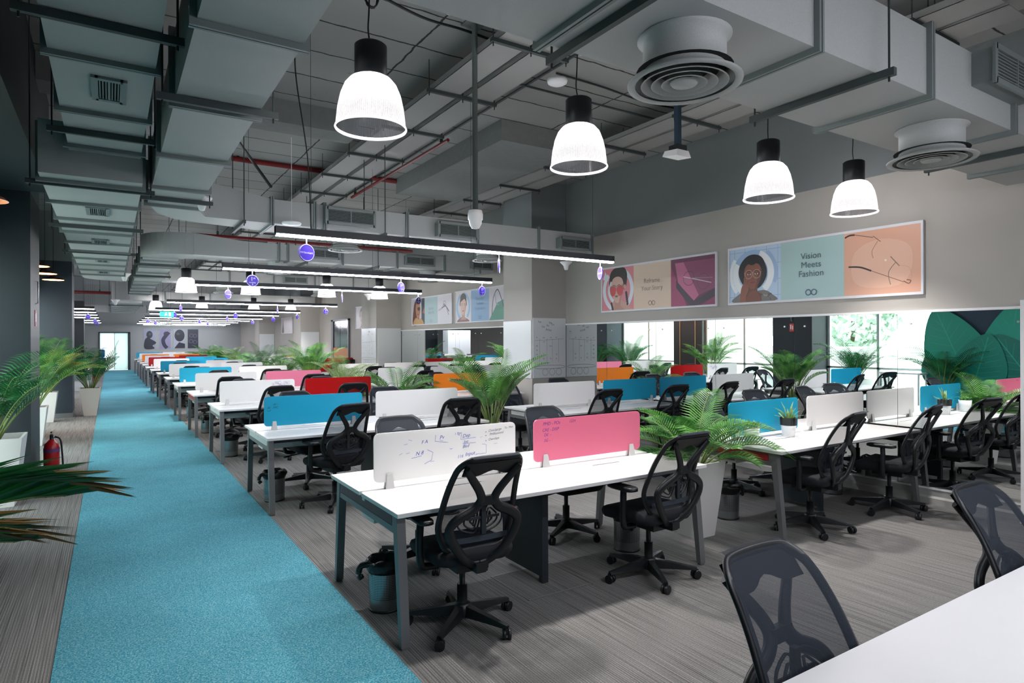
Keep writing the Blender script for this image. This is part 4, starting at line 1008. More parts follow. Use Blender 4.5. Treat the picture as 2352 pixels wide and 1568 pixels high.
def light_bar(x0, x1, y, label, group, z=2.6):
    L = x1-x0; r = empty('light_bar', ((x0+x1)/2, y, z)); tag(r, label, 'lamp', group)
    k = '%.2f' % L
    part('bar_housing', MB().box(-L/2, L/2, -0.028, 0.028, 0.012, 0.078).box(-L/2, -L/2+0.006, -0.03, 0.03, -0.004, 0.08).box(L/2-0.006, L/2, -0.03, 0.03, -0.004, 0.08), mat('black_bar', '#131c28', 0.4), r)
    part('bar_diffuser', MB().box(-L/2+0.008, L/2-0.008, -0.024, 0.024, -0.008, 0.012), M_barlight, r)
    for t in (-0.42, 0.0, 0.42):
        part('suspension_cable', MB().tube([(t*L, 0, 0.078), (t*L, 0, (4.2 if abs(y-8.92) < 0.1 and 4.1 < (x0+x1)/2+t*L < 5.4 else CEIL)-z)], 0.0022, 4), M_rod, r)
    return r
BARS = [(1.235, 5.195, 5.83), (1.23, 5.3, 8.92), (1.2, 5.32, 11.73), (1.16, 5.32, 17.35), (1.15, 5.4, 21.7), (1.15, 5.4, 24.9), (1.18, 5.6, 29.0), (1.18, 5.6, 32.0), (1.18, 5.6, 35.2), (1.2, 5.7, 38.4), (1.6, 5.9, 41.5)]
for i, (a, b, y) in enumerate(BARS):
    light_bar(a, b, y, 'long black linear lamp with white underside hanging across benches, %s from the camera' % ORD[i], 'linear lamps over the benches')
for i, y in enumerate((22.0, 24.6, 27.0, 30.0, 34.0, 38.0)):
    light_bar(-3.8, -0.38, y, 'linear lamp hanging over the far side room beyond the slate pillar, %s along' % ORD[i], 'linear lamps beyond the slate pillar')
light_bar(1.2, 5.2, 0.4, 'linear lamp hanging over the plain white desk', 'linear lamps over the benches', 2.75)
light_bar(1.2, 5.2, -2.4, 'unseen fill lamp added over the empty floor behind the plain white desk', 'linear lamps over the benches', 2.75)  # out-of-view bar added to brighten the camera-facing sides of the dividers
# copper pendants along the pillars
for i, (x, y, z) in enumerate(((-0.93, 7.0, 2.88), (-0.98, 12.4, 2.85), (-0.96, 13.7, 2.85), (-0.92, 15.0, 2.85), (-1.05, 20.0, 2.8))):
    r = empty('copper_pendant', (x, y, z)); tag(r, 'flat copper disc pendant glowing warm along the window wall, %s from the camera' % ORD[i], 'lamp', 'copper pendants along the window wall')
    part('lamp_shade', MB().lathe([(0.19, 0.0), (0.16, 0.03), (0.06, 0.06), (0.02, 0.12), (0.0, 0.12)], 28, cap=False), M_copper if i == 0 else mat('dark_copper', '#3a241a', 0.5, 0.4), r)
    if i: part('bulb', MB().lathe([(0.0, -0.002), (0.17, 0.0), (0.0, 0.004)], 24, cap=False), M_warm, r)
    part('cord', MB().cyl((0,0,0.12), (0,0,CEIL-z), 0.004, 5), M_black, r)

# ------------------------------------------------------------------ hanging round signs
def disc_sign(x, y, z, rz, label, text=True, m=None, r0=0.08):
    r = empty('hanging_sign', (x, y, z), rz); tag(r, label, 'sign', 'round purple signs hanging from the linear lamps')
    d = MB().prism([(r0*math.cos(2*PI*k/32), r0*math.sin(2*PI*k/32)) for k in range(32)], 'y', -0.004, 0.004)
    part('disc', d, m or M_purple, r)
    rim = MB()
    for s in (-1, 1): rim.tube([(r0*0.92*math.cos(2*PI*k/40), s*0.0045, r0*0.92*math.sin(2*PI*k/40)) for k in range(40)], 0.0022, 4, True)
    part('rim_line', rim, M_white, r)
    t = MB()
    for s in (-1, 1):
        def put(txt, sx, ox, oz):
            tv, tf = text_geo(txt, sx); t.add([(s*-(-(a+ox)) if s < 0 else (a+ox), s*0.0052 if s > 0 else -0.0052, b+oz) for a, b in tv], tf)
        def pt(txt, size, ox, oz):
            tv, tf = text_geo(txt, size)
            if s < 0: t.add([(a+ox, -0.0052, b+oz) for a, b in tv], tf)
            else: t.add([(-(a+ox), 0.0052, b+oz) for a, b in tv], [f[::-1] for f in tf])
        if text == 'logo': pt('lenskart', 0.028, 0.018, 0.0); pt('OO', 0.022, -0.048, 0.0)
        else: pt('1', 0.075, -0.008, 0.022); pt('st', 0.035, 0.024, 0.036); pt('birthday', 0.026, 0, -0.024); pt('II', 0.035, 0, -0.05)
    part('lettering', t, mat('sign_white', '#f4f2fb', 0.5), r)
    part('stem', MB().box(-0.004, 0.004, -0.002, 0.002, r0*0.98, 2.595-z), M_white, r)
SG = [(1.51, 5.83, 0.28, 'logo'), (3.56, 5.83, 0.95, '1st'), (4.99, 5.83, 1.25, 'logo'), (1.6, 8.92, 0.1, '1st'), (3.71, 8.92, 0.5, '1st'), (5.12, 8.92, 0.35, '1st'), (1.71, 11.73, 0.75, 'logo'), (3.69, 11.73, 1.2, 'logo'), (5.25, 11.73, 0.4, '1st'),
      (1.46, 17.35, 1.1, 'logo'), (3.73, 17.35, 1.15, 'logo'), (5.0, 17.35, 0.4, '1st'), (1.65, 21.7, 0.2, 'logo'), (3.38, 21.7, 0.4, 'logo'), (5.3, 21.7, 0.9, '1st'), (2.12, 24.9, 0.3, '1st'), (3.6, 24.9, 0.9, 'logo'), (5.2, 24.9, 0.4, 'logo'), (1.28, 29.0, 0.5, '1st'), (3.13, 29.0, 0.6, 'logo'), (5.2, 29.0, 0.5, 'logo'), (1.7, 32.0, 0.5, 'logo'), (3.8, 32.0, 0.7, 'logo')]
cnt = {}
for x, y, rz, tx in SG:
    bi = [round(b[2], 2) for b in BARS].index(round(y, 2)); k = cnt.get(bi, 0); cnt[bi] = k+1
    disc_sign(x, y, 2.46, rz, 'round purple %s sign under the %s linear lamp from the camera, %s along it' % ('logo' if tx == 'logo' else 'numeral', ORD[bi], ORD[k]), tx, M_navysign if (bi, k) == (2, 2) else None)
for i, (x, y) in enumerate(((-0.6, 24.6), (-0.5, 30.0), (-0.5, 34.0))):
    disc_sign(x, y, 2.46, 0.1, 'round purple sign under the side room lamps beyond the slate pillar, %s along' % ORD[i], 'logo')

# ------------------------------------------------------------------ posters on the wall
class Print:
    """flat printed artwork: coloured shapes in thin layers; u to the viewer's own right, v up"""
    def __init__(s, fn): s.mb = MB(); s.fn = fn; s.mats = []; s.layer = 0
    def mi(s, c):
        m = mat('print_' + c.lstrip('#'), c, 0.45)
        if m not in s.mats: s.mats.append(m)
        s.mb.mi = s.mats.index(m)
    def poly(s, pts, c):
        s.mi(c); s.layer += 1
        s.mb.add([s.fn(u, v, 0.0001*s.layer) for u, v in pts], [list(range(len(pts)))])
    def rect(s, u0, u1, v0, v1, c): s.poly([(u0,v0),(u1,v0),(u1,v1),(u0,v1)], c)
    def ell(s, u, v, a, b, c, n=28, rot=0.0, t0=0.0, t1=2*PI):
        cr, sr = math.cos(rot), math.sin(rot)
        P = [(a*math.cos(t0+(t1-t0)*k/n), b*math.sin(t0+(t1-t0)*k/n)) for k in range(n)]
        s.poly([(u+x*cr-y*sr, v+x*sr+y*cr) for x, y in P], c)
    def line(s, pts, w, c, closed=False):
        s.mi(c); s.layer += 1
        P = [Vector((p[0], p[1])) for p in pts]; n = len(P)
        L, R = [], []
        for i in range(n):
            t = (P[(i+1) % n]-P[i-1]) if closed else (P[min(i+1,n-1)]-P[max(i-1,0)])
            if t.length < 1e-9: t = Vector((1,0))
            t.normalize(); q = Vector((-t.y, t.x))*w/2; L.append(P[i]+q); R.append(P[i]-q)
        vs = [s.fn(p.x, p.y, 0.0001*s.layer) for p in L] + [s.fn(p.x, p.y, 0.0001*s.layer) for p in R]
        s.mb.add(vs, [(i, n+i, n+(i+1) % n, (i+1) % n) for i in range(n if closed else n-1)])
    def ring(s, u, v, a, w, c, t0=0.0, t1=2*PI, n=28): s.line([(u+a*math.cos(t0+(t1-t0)*k/n), v+a*math.sin(t0+(t1-t0)*k/n)) for k in range(n+1)], w, c)
    def text(s, txt, u, v, size, c):
        s.mi(c); s.layer += 1; tv, tf = text_geo(txt, size)
        s.mb.add([s.fn(u+a, v+b, 0.0001*s.layer) for a, b in tv], tf)
def sp2(pts, closed=False, n=6): return [(p.x, p.y) for p in spline([(a, b, 0) for a, b in pts], n, closed)]
def specs(P, u, v, a, c, w=0.008, gap=1.25):
    for s in (-1, 1): P.ring(u+s*a*gap, v, a, w, c)
    P.line([(u-a*(gap-0.95), v+a*0.25), (u, v+a*0.45), (u+a*(gap-0.95), v+a*0.25)], w, c)
    for s in (-1, 1): P.line([(u+s*a*(gap+0.95), v+a*0.3), (u+s*a*(gap+1.2), v+a*0.35)], w, c)
def face(P, cx, cyv, w, h, skin, shade, hair, lips='#a04648', hairshape='afro', glasses=None, turn=0.0):
    if hairshape == 'afro':
        P.poly(sp2([(cx+w*1.62*math.cos(t*PI/9)*(1+0.05*math.sin(t*5)), cyv+h*0.3+h*1.38*math.sin(t*PI/9)*(1+0.04*math.cos(t*7))) for t in range(18)], True, 3), hair)
    elif hairshape == 'short':
        P.poly(sp2([(cx-w*1.1, cyv+h*0.1), (cx-w*1.12, cyv+h*0.8), (cx-w*0.6, cyv+h*1.32), (cx+w*0.1, cyv+h*1.5), (cx+w*0.75, cyv+h*1.25), (cx+w*1.15, cyv+h*0.7), (cx+w*1.05, cyv+h*0.05)], True, 5), hair)
    P.poly(sp2([(cx-w*0.45, cyv-h*0.6), (cx-w*0.5, cyv-h*1.25), (cx-w*1.1, cyv-h*1.5), (cx+w*1.1, cyv-h*1.5), (cx+w*0.55, cyv-h*1.2), (cx+w*0.5, cyv-h*0.6)], True, 4), shade)
    P.poly(sp2([(cx, cyv-h), (cx-w*0.5, cyv-h*0.8), (cx-w*0.92, cyv-h*0.2), (cx-w, cyv+h*0.4), (cx-w*0.7, cyv+h*0.85), (cx, cyv+h), (cx+w*0.7, cyv+h*0.85), (cx+w, cyv+h*0.4), (cx+w*0.92, cyv-h*0.2), (cx+w*0.5, cyv-h*0.8)], True, 5), skin)
    P.poly(sp2([(cx+w*0.25, cyv-h*0.92), (cx+w*0.5, cyv-h*0.4), (cx+w*0.62, cyv+h*0.3), (cx+w*0.97, cyv+h*0.4), (cx+w*0.9, cyv-h*0.25), (cx+w*0.5, cyv-h*0.8)], True, 4), shade)
    for s in (-1, 1):
        ex, ey = cx + s*w*0.42 + turn, cyv + h*0.16
        P.ell(ex, ey, w*0.2, h*0.06, '#efe6e0', 14); P.ell(ex, ey, w*0.085, h*0.065, '#20160f', 12)
        P.line([(ex-w*0.24, ey+h*0.17), (ex, ey+h*0.23), (ex+w*0.25, ey+h*0.16)], h*0.045, hair)
        P.line([(ex-w*0.21, ey+h*0.02), (ex, ey+h*0.075), (ex+w*0.21, ey+h*0.02)], h*0.025, '#20160f')
    P.line([(cx+turn+w*0.06, cyv+h*0.12), (cx+turn+w*0.1, cyv-h*0.18), (cx+turn-w*0.02, cyv-h*0.25), (cx+turn-w*0.14, cyv-h*0.21)], h*0.03, shade)
    P.poly(sp2([(cx+turn-w*0.3, cyv-h*0.47), (cx+turn-w*0.08, cyv-h*0.41), (cx+turn+w*0.08, cyv-h*0.41), (cx+turn+w*0.3, cyv-h*0.47), (cx+turn, cyv-h*0.58)], True, 4), lips)
    P.line([(cx+turn-w*0.28, cyv-h*0.475), (cx+turn+w*0.28, cyv-h*0.475)], h*0.018, '#5a2427')
def wall_poster(y_left, y_right, z0, z1, label, draw, frame='#dcdbe0', name='framed_poster'):
    L = y_left - y_right; r = empty(name, (XW, y_left, z0)); tag(r, label, 'poster')
    H = z1-z0
    part('poster_frame', MB().box(-0.03, 0.0, -L, 0, 0, 0.028).box(-0.03, 0.0, -L, 0, H-0.028, H).box(-0.03, 0.0, -0.022, 0, 0.028, H-0.028).box(-0.03, 0.0, -L, -L+0.022, 0.028, H-0.028).box(-0.018, 0, -L+0.02, -0.02, 0.02, H-0.02), mat('poster_frame', frame, 0.5), r)
    P = Print(lambda u, v, e: (-0.0185-e, -u, v)); draw(P, L, H)
    part('print', P.mb, P.mats, r)
def poster_vision(P, L, H):
    a, b, l = 0.78, 1.58, 0.022
    P.rect(l, L-l, 0.028, H-0.028, '#a9c6c5'); P.rect(l, a, 0.028, H-0.028, '#b9cfe6')
    for u in (0.1, 0.26, 0.42, 0.58, 0.74): P.line([(u, 0.03), (u, H-0.03)], 0.004, '#7f93b0')
    for v in (0.1, 0.3, 0.5, 0.68): P.line([(l, v), (a, v)], 0.004, '#7f93b0')
    cx, cv = 0.38, 0.39
    P.ring(cx, cv, 0.265, 0.085, '#eef1f4', -0.9, 1.2); P.ring(cx, cv, 0.265, 0.085, '#9fbbdc', 1.2, 2.6); P.ring(cx, cv, 0.265, 0.085, '#eef1f4', 2.6, 4.4)
    P.ring(cx, cv, 0.335, 0.05, '#9fbbdc', -0.4, 0.9, 20); P.ring(cx, cv, 0.335, 0.05, '#eef1f4', 2.5, 3.9, 20)
    P.poly(sp2([(0.08, 0.03), (0.16, 0.13), (0.28, 0.17), (0.4, 0.16), (0.55, 0.17), (0.66, 0.11), (0.7, 0.03)], True, 4), '#77726f')
    for k in range(26):
        rr = random.Random(k); P.ell(rr.uniform(0.12, 0.66), rr.uniform(0.04, 0.12), 0.02, 0.009, rr.choice(['#5d5551', '#a09a95', '#8b8078']), 8, rr.uniform(0, 3))
    face(P, 0.38, 0.36, 0.128, 0.17, '#8a5442', '#6e4033', '#211c1e', '#8d4541', 'afro')
    P.poly(sp2([(0.26, 0.03), (0.3, 0.12), (0.34, 0.16), (0.44, 0.16), (0.5, 0.03)], True, 4), '#7d4a3b')
    specs(P, 0.38, 0.385, 0.055, '#c9a08d', 0.006, 1.1)
    P.poly(sp2([(0.19, 0.03), (0.205, 0.2), (0.24, 0.27), (0.25, 0.34), (0.27, 0.36), (0.285, 0.28), (0.32, 0.24), (0.31, 0.16), (0.28, 0.1), (0.27, 0.03)], True, 4), '#8f5947')
    P.line([(0.26, 0.27), (0.275, 0.355)], 0.012, '#7d4a3b'); P.line([(0.29, 0.25), (0.315, 0.31)], 0.012, '#7d4a3b')
    P.poly(sp2([(0.27, 0.5), (0.31, 0.52), (0.38, 0.5), (0.46, 0.53), (0.49, 0.5), (0.47, 0.55), (0.38, 0.57), (0.29, 0.55)], True, 3), '#211c1e')
    for k, w in enumerate(('Vision', 'Meets', 'Fashion')): P.text(w, (a+b)/2, 0.53-k*0.105, 0.105, '#44606a')
    specs(P, (a+b)/2, 0.1, 0.032, '#26456d', 0.009, 1.1)
    P.rect(b, L-l, 0.028, H-0.028, '#dba78f')
    P.poly(sp2([(b+0.1, 0.2), (b+0.3, 0.1), (b+0.65, 0.15), (b+0.7, 0.5), (b+0.4, 0.62), (b+0.12, 0.5)], True, 4), '#e2b49d')
    P.line(sp2([(b+0.01, 0.68), (b+0.06, 0.7), (b+0.12, 0.7)]), 0.018, '#43302b'); P.line([(b+0.12, 0.7), (b+0.32, 0.645)], 0.007, '#6b4a3e'); P.line([(b+0.32, 0.66), (b+0.4, 0.59)], 0.008, '#8a6250')
    P.line(sp2([(b+0.37, 0.6), (b+0.31, 0.5), (b+0.32, 0.42)]), 0.005, '#8a6250'); P.line(sp2([(b+0.05, 0.35), (b+0.18, 0.335), (b+0.3, 0.285)]), 0.018, '#3b2a26')
    P.line([(b+0.3, 0.285), (b+0.63, 0.14)], 0.006, '#7a5443'); P.line(sp2([(b+0.55, 0.35), (b+0.48, 0.25), (b+0.5, 0.12)]), 0.007, '#7a6a60')
    P.line([(b+0.5, 0.42), (b+0.59, 0.31)], 0.01, '#8f7565'); P.line(sp2([(b+0.63, 0.15), (b+0.68, 0.12), (b+0.7, 0.15), (b+0.66, 0.16)]), 0.009, '#7a5443'); P.ell(b+0.45, 0.385, 0.012, 0.012, '#f0ddd0', 10)
    P.line(sp2([(b+0.57, 0.32), (b+0.68, 0.29), (b+0.71, 0.2), (b+0.68, 0.13)]), 0.003, '#c29a88')
def poster_reframe(P, L, H):
    a, b, l = 0.77, 1.56, 0.022
    P.rect(l, L-l, 0.028, H-0.028, '#d8bfa9'); P.rect(l, a, 0.028, H-0.028, '#d5818c')
    P.ring(0.4, 0.36, 0.33, 0.075, '#d9dee6', -1.2, 1.5); P.ring(0.4, 0.36, 0.33, 0.075, '#d9dee6', 2.3, 4.5); P.ring(0.4, 0.36, 0.21, 0.06, '#d9dee6', 2.2, 4.2)
    P.poly([(0.04, 0.55), (0.1, 0.68), (0.18, 0.52)], '#d9dee6')
    P.poly(sp2([(0.28, 0.03), (0.3, 0.16), (0.42, 0.2), (0.54, 0.16), (0.7, 0.06), (0.7, 0.03)], True, 4), '#c79a89')
    P.poly(sp2([(0.24, 0.5), (0.26, 0.66), (0.38, 0.72), (0.55, 0.71), (0.62, 0.6), (0.6, 0.42), (0.54, 0.36), (0.5, 0.5)], True, 4), '#26201f')
    face(P, 0.39, 0.36, 0.145, 0.215, '#d3ab9d', '#b98b7d', '#26201f', '#a85f5c', 'none', turn=-0.02)
    P.poly(sp2([(0.19, 0.42), (0.24, 0.52), (0.36, 0.62), (0.52, 0.58), (0.58, 0.62), (0.5, 0.72), (0.32, 0.71), (0.22, 0.62)], True, 4), '#26201f')
    for s in (-1, 1): P.poly(sp2([(0.37+s*0.012, 0.4), (0.37+s*0.15, 0.41), (0.37+s*0.14, 0.29), (0.37+s*0.07, 0.26), (0.37+s*0.02, 0.31)], True, 4), '#c9474a')
    P.line([(0.22, 0.42), (0.53, 0.42)], 0.01, '#8a5a4d'); P.ell(0.57, 0.4, 0.025, 0.04, '#c79a89', 12)
    for k in range(6): P.ell(0.6+0.006*k, 0.3-0.035*k, 0.026, 0.026, '#26201f', 12)
    for k in range(4): P.ell(0.25+0.01*k, 0.14-0.03*k, 0.022, 0.024, '#26201f', 12)
    P.text('Reframe', (a+b)/2, 0.45, 0.1, '#8a7768'); P.text('Your Story', (a+b)/2, 0.335, 0.1, '#9d897a'); specs(P, (a+b)/2, 0.11, 0.032, '#5b5048', 0.007, 1.1)
    P.rect(b, L-l, 0.028, H-0.028, '#6e3350')
    P.poly([(b, 0.028), (b, 0.62), (b+0.3, 0.028)], '#a03a66'); P.poly([(b+0.08, 0.66), (b+0.24, 0.66), (b+0.52, 0.17), (b+0.43, 0.1), (b+0.14, 0.36)], '#c2678c'); P.poly([(b+0.24, 0.66), (b+0.8, 0.66), (b+0.8, 0.26), (b+0.52, 0.17)], '#8e4468')
    P.poly([(b+0.8, 0.028), (b+0.8, 0.14), (b+0.56, 0.028)], '#93385f')
    P.poly([(b+0.1, 0.41), (b+0.1, 0.3), (b+0.36, 0.03), (b+0.5, 0.03), (b+0.8, 0.14), (b+0.8, 0.25), (b+0.42, 0.09)], '#412f43')
    P.ring(b+0.34, 0.42, 0.1, 0.008, '#57424f'); P.ring(b+0.6, 0.36, 0.11, 0.008, '#57424f'); P.line([(b+0.24, 0.45), (b+0.5, 0.39), (b+0.74, 0.33)], 0.012, '#d8c0cb'); P.line([(b+0.18, 0.37), (b+0.4, 0.42), (b+0.76, 0.4)], 0.01, '#9b7d8d')
def poster_hand(P, L, H):
    P.rect(0.022, L-0.022, 0.028, H-0.028, '#a9c3c8'); P.rect(0.022, 0.82, 0.028, H-0.028, '#c9c3cc'); P.rect(0.62, 0.82, 0.03, H-0.03, '#39454b'); P.poly([(0.68, 0.33), (0.82, 0.48), (0.82, 0.3)], '#a3604e')
    P.poly(sp2([(0.05, 0.03), (0.1, 0.4), (0.18, 0.62), (0.34, 0.7), (0.42, 0.4), (0.36, 0.03)], True, 4), '#6b4538')
    face(P, 0.4, 0.4, 0.15, 0.22, '#b98461', '#9a6749', '#5a3a2f', '#7d3b35', 'none'); P.poly(sp2([(0.1, 0.03), (0.25, 0.2), (0.45, 0.16), (0.6, 0.18), (0.75, 0.03)], True, 4), '#c7a06d'); P.ell(0.45, 0.44, 0.09, 0.05, '#3a2a20', 14)
    P.text('Eye for', 1.22, 0.42, 0.1, '#7f99a3'); P.text('Every Fit', 1.22, 0.31, 0.1, '#7f99a3'); specs(P, 1.22, 0.1, 0.03, '#7f99a3', 0.006, 1.1)
    P.rect(1.61, L-0.022, 0.028, H-0.028, '#d9d7de'); P.line(sp2([(1.65, 0.35), (1.85, 0.4), (2.0, 0.52)]), 0.05, '#c2b6ba'); P.line(sp2([(1.95, 0.5), (2.1, 0.42), (2.25, 0.3)]), 0.03, '#6d6a78'); P.line([(1.85, 0.4), (2.05, 0.46)], 0.025, '#4f4d5a'); P.line([(2.1, 0.42), (2.22, 0.22)], 0.02, '#5f5d6a'); P.ring(2.0, 0.5, 0.07, 0.012, '#6d6a78')
def poster_everyday(P, L, H):
    P.rect(0.022, L-0.022, 0.028, H-0.028, '#7fa8cc'); P.rect(0.022, 0.78, 0.028, H-0.028, '#dcd6d8')
    P.ring(0.4, 0.38, 0.3, 0.08, '#8fbbe0', -0.9, 1.5); P.ring(0.4, 0.38, 0.3, 0.08, '#8fbbe0', 2.0, 4.2)
    P.poly(sp2([(0.1, 0.03), (0.25, 0.12), (0.4, 0.14), (0.58, 0.1), (0.68, 0.03)], True, 4), '#8c5f5c')
    face(P, 0.4, 0.38, 0.14, 0.2, '#dcb6a6', '#c2978a', '#2b2725', '#b0605f', 'short')
    P.poly(sp2([(0.26, 0.5), (0.36, 0.53), (0.46, 0.56), (0.55, 0.5), (0.53, 0.64), (0.4, 0.7), (0.28, 0.64)], True, 4), '#2b2725')
    for k, w in enumerate(('Everyday', 'Fashion', 'Destination')): P.text(w, 1.19, 0.53-k*0.11, 0.1, '#5d87ad')
    specs(P, 1.19, 0.11, 0.032, '#2f5c86', 0.007, 1.1)
    P.rect(1.6, L-0.022, 0.028, H-0.028, '#cfcad3'); P.poly([(1.6, 0.03), (1.95, 0.4), (L-0.022, 0.5), (L-0.022, 0.03)], '#3f8f78'); P.line(sp2([(1.72, 0.15), (1.78, 0.5), (1.95, 0.68), (2.1, 0.5), (2.2, 0.3)]), 0.025, '#2f3a44'); P.line(sp2([(1.85, 0.6), (1.9, 0.4), (2.0, 0.35)]), 0.03, '#8ea3ad')
wall_poster(5.54, 3.14, 2.11, 2.865, 'framed three-part poster reading Vision Meets Fashion with a woman with curly hair', poster_vision)
wall_poster(8.12, 5.73, 2.11, 2.855, 'framed three-part poster reading Reframe Your Story with red-tinted sunglasses', poster_reframe)
wall_poster(16.02, 13.62, 2.06, 2.80, 'framed three-part poster with pale teal middle and a hand holding spectacles', poster_hand)
wall_poster(13.45, 11.05, 2.06, 2.82, 'framed three-part poster with sky blue middle and a woman with short dark hair', poster_everyday)
def poster_side(P, L, H):
    P.rect(0.02, L-0.02, 0.028, H-0.028, '#d3ccd0'); face(P, 0.6, 0.36, 0.16, 0.22, '#cba79f', '#b08a82', '#5c5658', '#b0605f', 'short')
wall_poster(20.72, 18.2, 2.05, 2.79, 'pale framed portrait poster partly hidden behind the second beige pillar', poster_side)
wall_poster(31.6, 29.4, 2.0, 2.75, 'pale poster with a dark figure between the far beige pillars', lambda P, L, H: (P.rect(0.02, L-0.02, 0.028, H-0.028, '#c9bcc0'), P.poly(sp2([(0.1, 0.05), (0.2, 0.4), (0.3, 0.7), (0.4, 0.5), (0.5, 0.05)], True, 4), '#5a4a50')))
def far_art(i):
    def f(P, L, H):
        P.rect(0.02, L-0.02, 0.02, H-0.02, ['#8d92a8', '#857fa0', '#979cab', '#1d2233'][i])
        if i == 0:
            P.poly(sp2([(0.05, 0.03), (0.05, 0.5), (0.2, 0.7), (0.35, 0.6), (0.62, 0.42), (0.6, 0.3), (0.45, 0.2), (0.55, 0.03)], True, 4), '#141b2b'); P.ell(0.3, 0.85, 0.16, 0.22, '#141b2b'); P.ring(0.33, 0.88, 0.05, 0.012, '#6a7186')
        elif i == 1:
            P.line(sp2([(0.5, 1.0), (0.35, 0.8), (0.2, 0.55), (0.25, 0.25), (0.4, 0.05)]), 0.2, '#1b2138'); P.ring(0.36, 0.9, 0.09, 0.1, '#1b2138')
        elif i == 2:
            P.ell(0.33, 0.8, 0.27, 0.36, '#161b2a'); P.poly([(0.05, 0.03), (0.3, 0.4), (0.62, 0.3), (0.62, 0.03)], '#161b2a'); P.ell(0.25, 0.9, 0.08, 0.06, '#3b4155')
        else:
            for u, v in ((0.22, 0.8), (0.42, 0.78), (0.2, 0.45), (0.42, 0.4)): P.ring(u, v, 0.1, 0.025, '#5e5770')
    return f
for i, x in enumerate((1.67, 2.48, 3.22, 3.97)):
    W = 0.62; r = empty('wall_print', (x, YF, 1.2)); tag(r, 'dark portrait print on the far grey wall, %s from the glass doors' % ORD[i], 'poster', 'dark prints on the far wall')
    part('poster_frame', MB().box(0, W, -0.025, 0, 0, 1.2), mat('print_frame', '#9aa0a4', 0.5), r)
    P = Print(lambda u, v, e: (u, -0.0255-e, v)); far_art(i)(P, W, 1.2); part('print', P.mb, P.mats, r)

# ------------------------------------------------------------------ whiteboards on the pillars
def scrawl(P, L, H, seed, dense=True):
    rr = random.Random(seed); c = '#5b6167'
    for k in range(7): P.text(rr.choice(['Yes', 'Sep', 'Od', 'Re', 'Jn']), rr.uniform(0.1, L-0.15), H-rr.uniform(0.06, 0.25), 0.05, c)
    for x in (0.14, 0.3, 0.42, 0.56): P.line([(L*x/0.72, 0.28), (L*x/0.72, H-0.36)], 0.004, c)
    P.line([(0.04, H-0.4), (L-0.05, H-0.37)], 0.004, c)
    for i in range(6):
        for x in (0.03, 0.18, 0.33, 0.46):
            if rr.random() < 0.75: P.text(rr.choice(['low', 'fill', 'rd', 'In', '50', 'tax']), L*(x+0.05)/0.72, 0.34+0.075*i, 0.04, c)
    for k in range(3): P.ring(0.26+0.15*k, 0.1, 0.06, 0.005, c)
    P.line(sp2([(0.06, 0.2), (0.3, 0.22), (L-0.08, 0.21), (L-0.06, 0.17), (0.3, 0.16), (0.06, 0.17)], True), 0.006, c)
def board(label, origin, axis, L, H, seed, marks=True):
    r = empty('whiteboard', origin); tag(r, label, 'whiteboard')
    if axis == 'y':
        part('board', MB().box(0, L, -0.014, 0, 0, H), M_board, r); P = Print(lambda u, v, e: (u, -0.0142-e, v))
    else:
        part('board', MB().box(-0.014, 0, -L, 0, 0, H), M_board, r); P = Print(lambda u, v, e: (-0.0142-e, -u, v))
    if marks: scrawl(P, L, H, seed); part('handwriting', P.mb, P.mats, r)
board('whiteboard with handwritten columns and sketched spectacles on the pillar face toward the camera', (6.26, 9.128, 0.985), 'y', 0.72, 1.06, 1)
board('blank whiteboard on the aisle face of the whiteboard pillar', (6.248, 10.06, 0.98), 'x', 0.92, 1.02, 2, False)
board('whiteboard with faint notes on the aisle face of the second beige pillar', (6.248, 17.99, 0.95), 'x', 1.18, 1.05, 3)
board('blank whiteboard on the near face of the second beige pillar', (6.27, 16.798, 0.95), 'y', 0.7, 1.05, 4, False)
board('pale whiteboard on the near face of the third beige pillar', (6.27, 25.098, 0.9), 'y', 0.7, 1.1, 5, False)
board('pale whiteboard on the near face of the fourth beige pillar', (6.27, 33.198, 0.9), 'y', 0.7, 1.1, 6, False)
sk = tag(link('wall_socket', MB().box(-0.012, 0, -0.045, 0.045, -0.06, 0.06).mesh('wall_socket', M_white), None, (6.25, 9.5, 0.35)), 'white double wall socket low on the whiteboard pillar', 'socket')

# ------------------------------------------------------------------ left side: mural, extinguisher, counters
r = empty('leaf_mural', (XL+0.003, 6.65, 0.0)); tag(r, 'navy mural of huge green leaves on the window-side wall, seen in the mirrors', 'mural')
part('mural_board', MB().box(0, 0.02, -6.5, 0, 0.05, 3.0), mat('mural_navy', '#33485a', 0.6), r)
P = Print(lambda u, v, e: (0.0205+e*2, -6.5+u, v))
def leaf(u, v, L, W, rot, c, vein):
    cr, sr = math.cos(rot), math.sin(rot)
    out = sp2([(0, 0), (W*0.8, L*0.25), (W, L*0.5), (W*0.6, L*0.82), (0, L), (-W*0.6, L*0.82), (-W, L*0.5), (-W*0.8, L*0.25)], True, 5)
    P.poly([(u+x*cr-y*sr, v+x*sr+y*cr) for x, y in out], c)
    P.line([(u, v), (u-L*sr*0.95, v+L*cr*0.95)], 0.018, vein)
    for k in range(9):
        t = 0.15+0.08*k
        for s in (-1, 1):
            x, y = s*W*0.75*math.sin(PI*min(1, t+0.12)), L*(t+0.12)
            P.line([(u-L*t*sr, v+L*t*cr), (u+x*cr-y*sr, v+x*sr+y*cr)], 0.006, vein)
rr = random.Random(8)
for k in range(34):
    leaf(rr.uniform(0.3, 6.3), rr.uniform(0.1, 0.6)-0.012*k+0.3, rr.uniform(1.3, 2.0), rr.uniform(0.35, 0.6), rr.uniform(-0.7, 0.7), rr.choice(['#0a8a76', '#087a6c', '#149a82', '#05685f', '#1aa68c']), rr.choice(['#2cb094', '#1f9c86']))
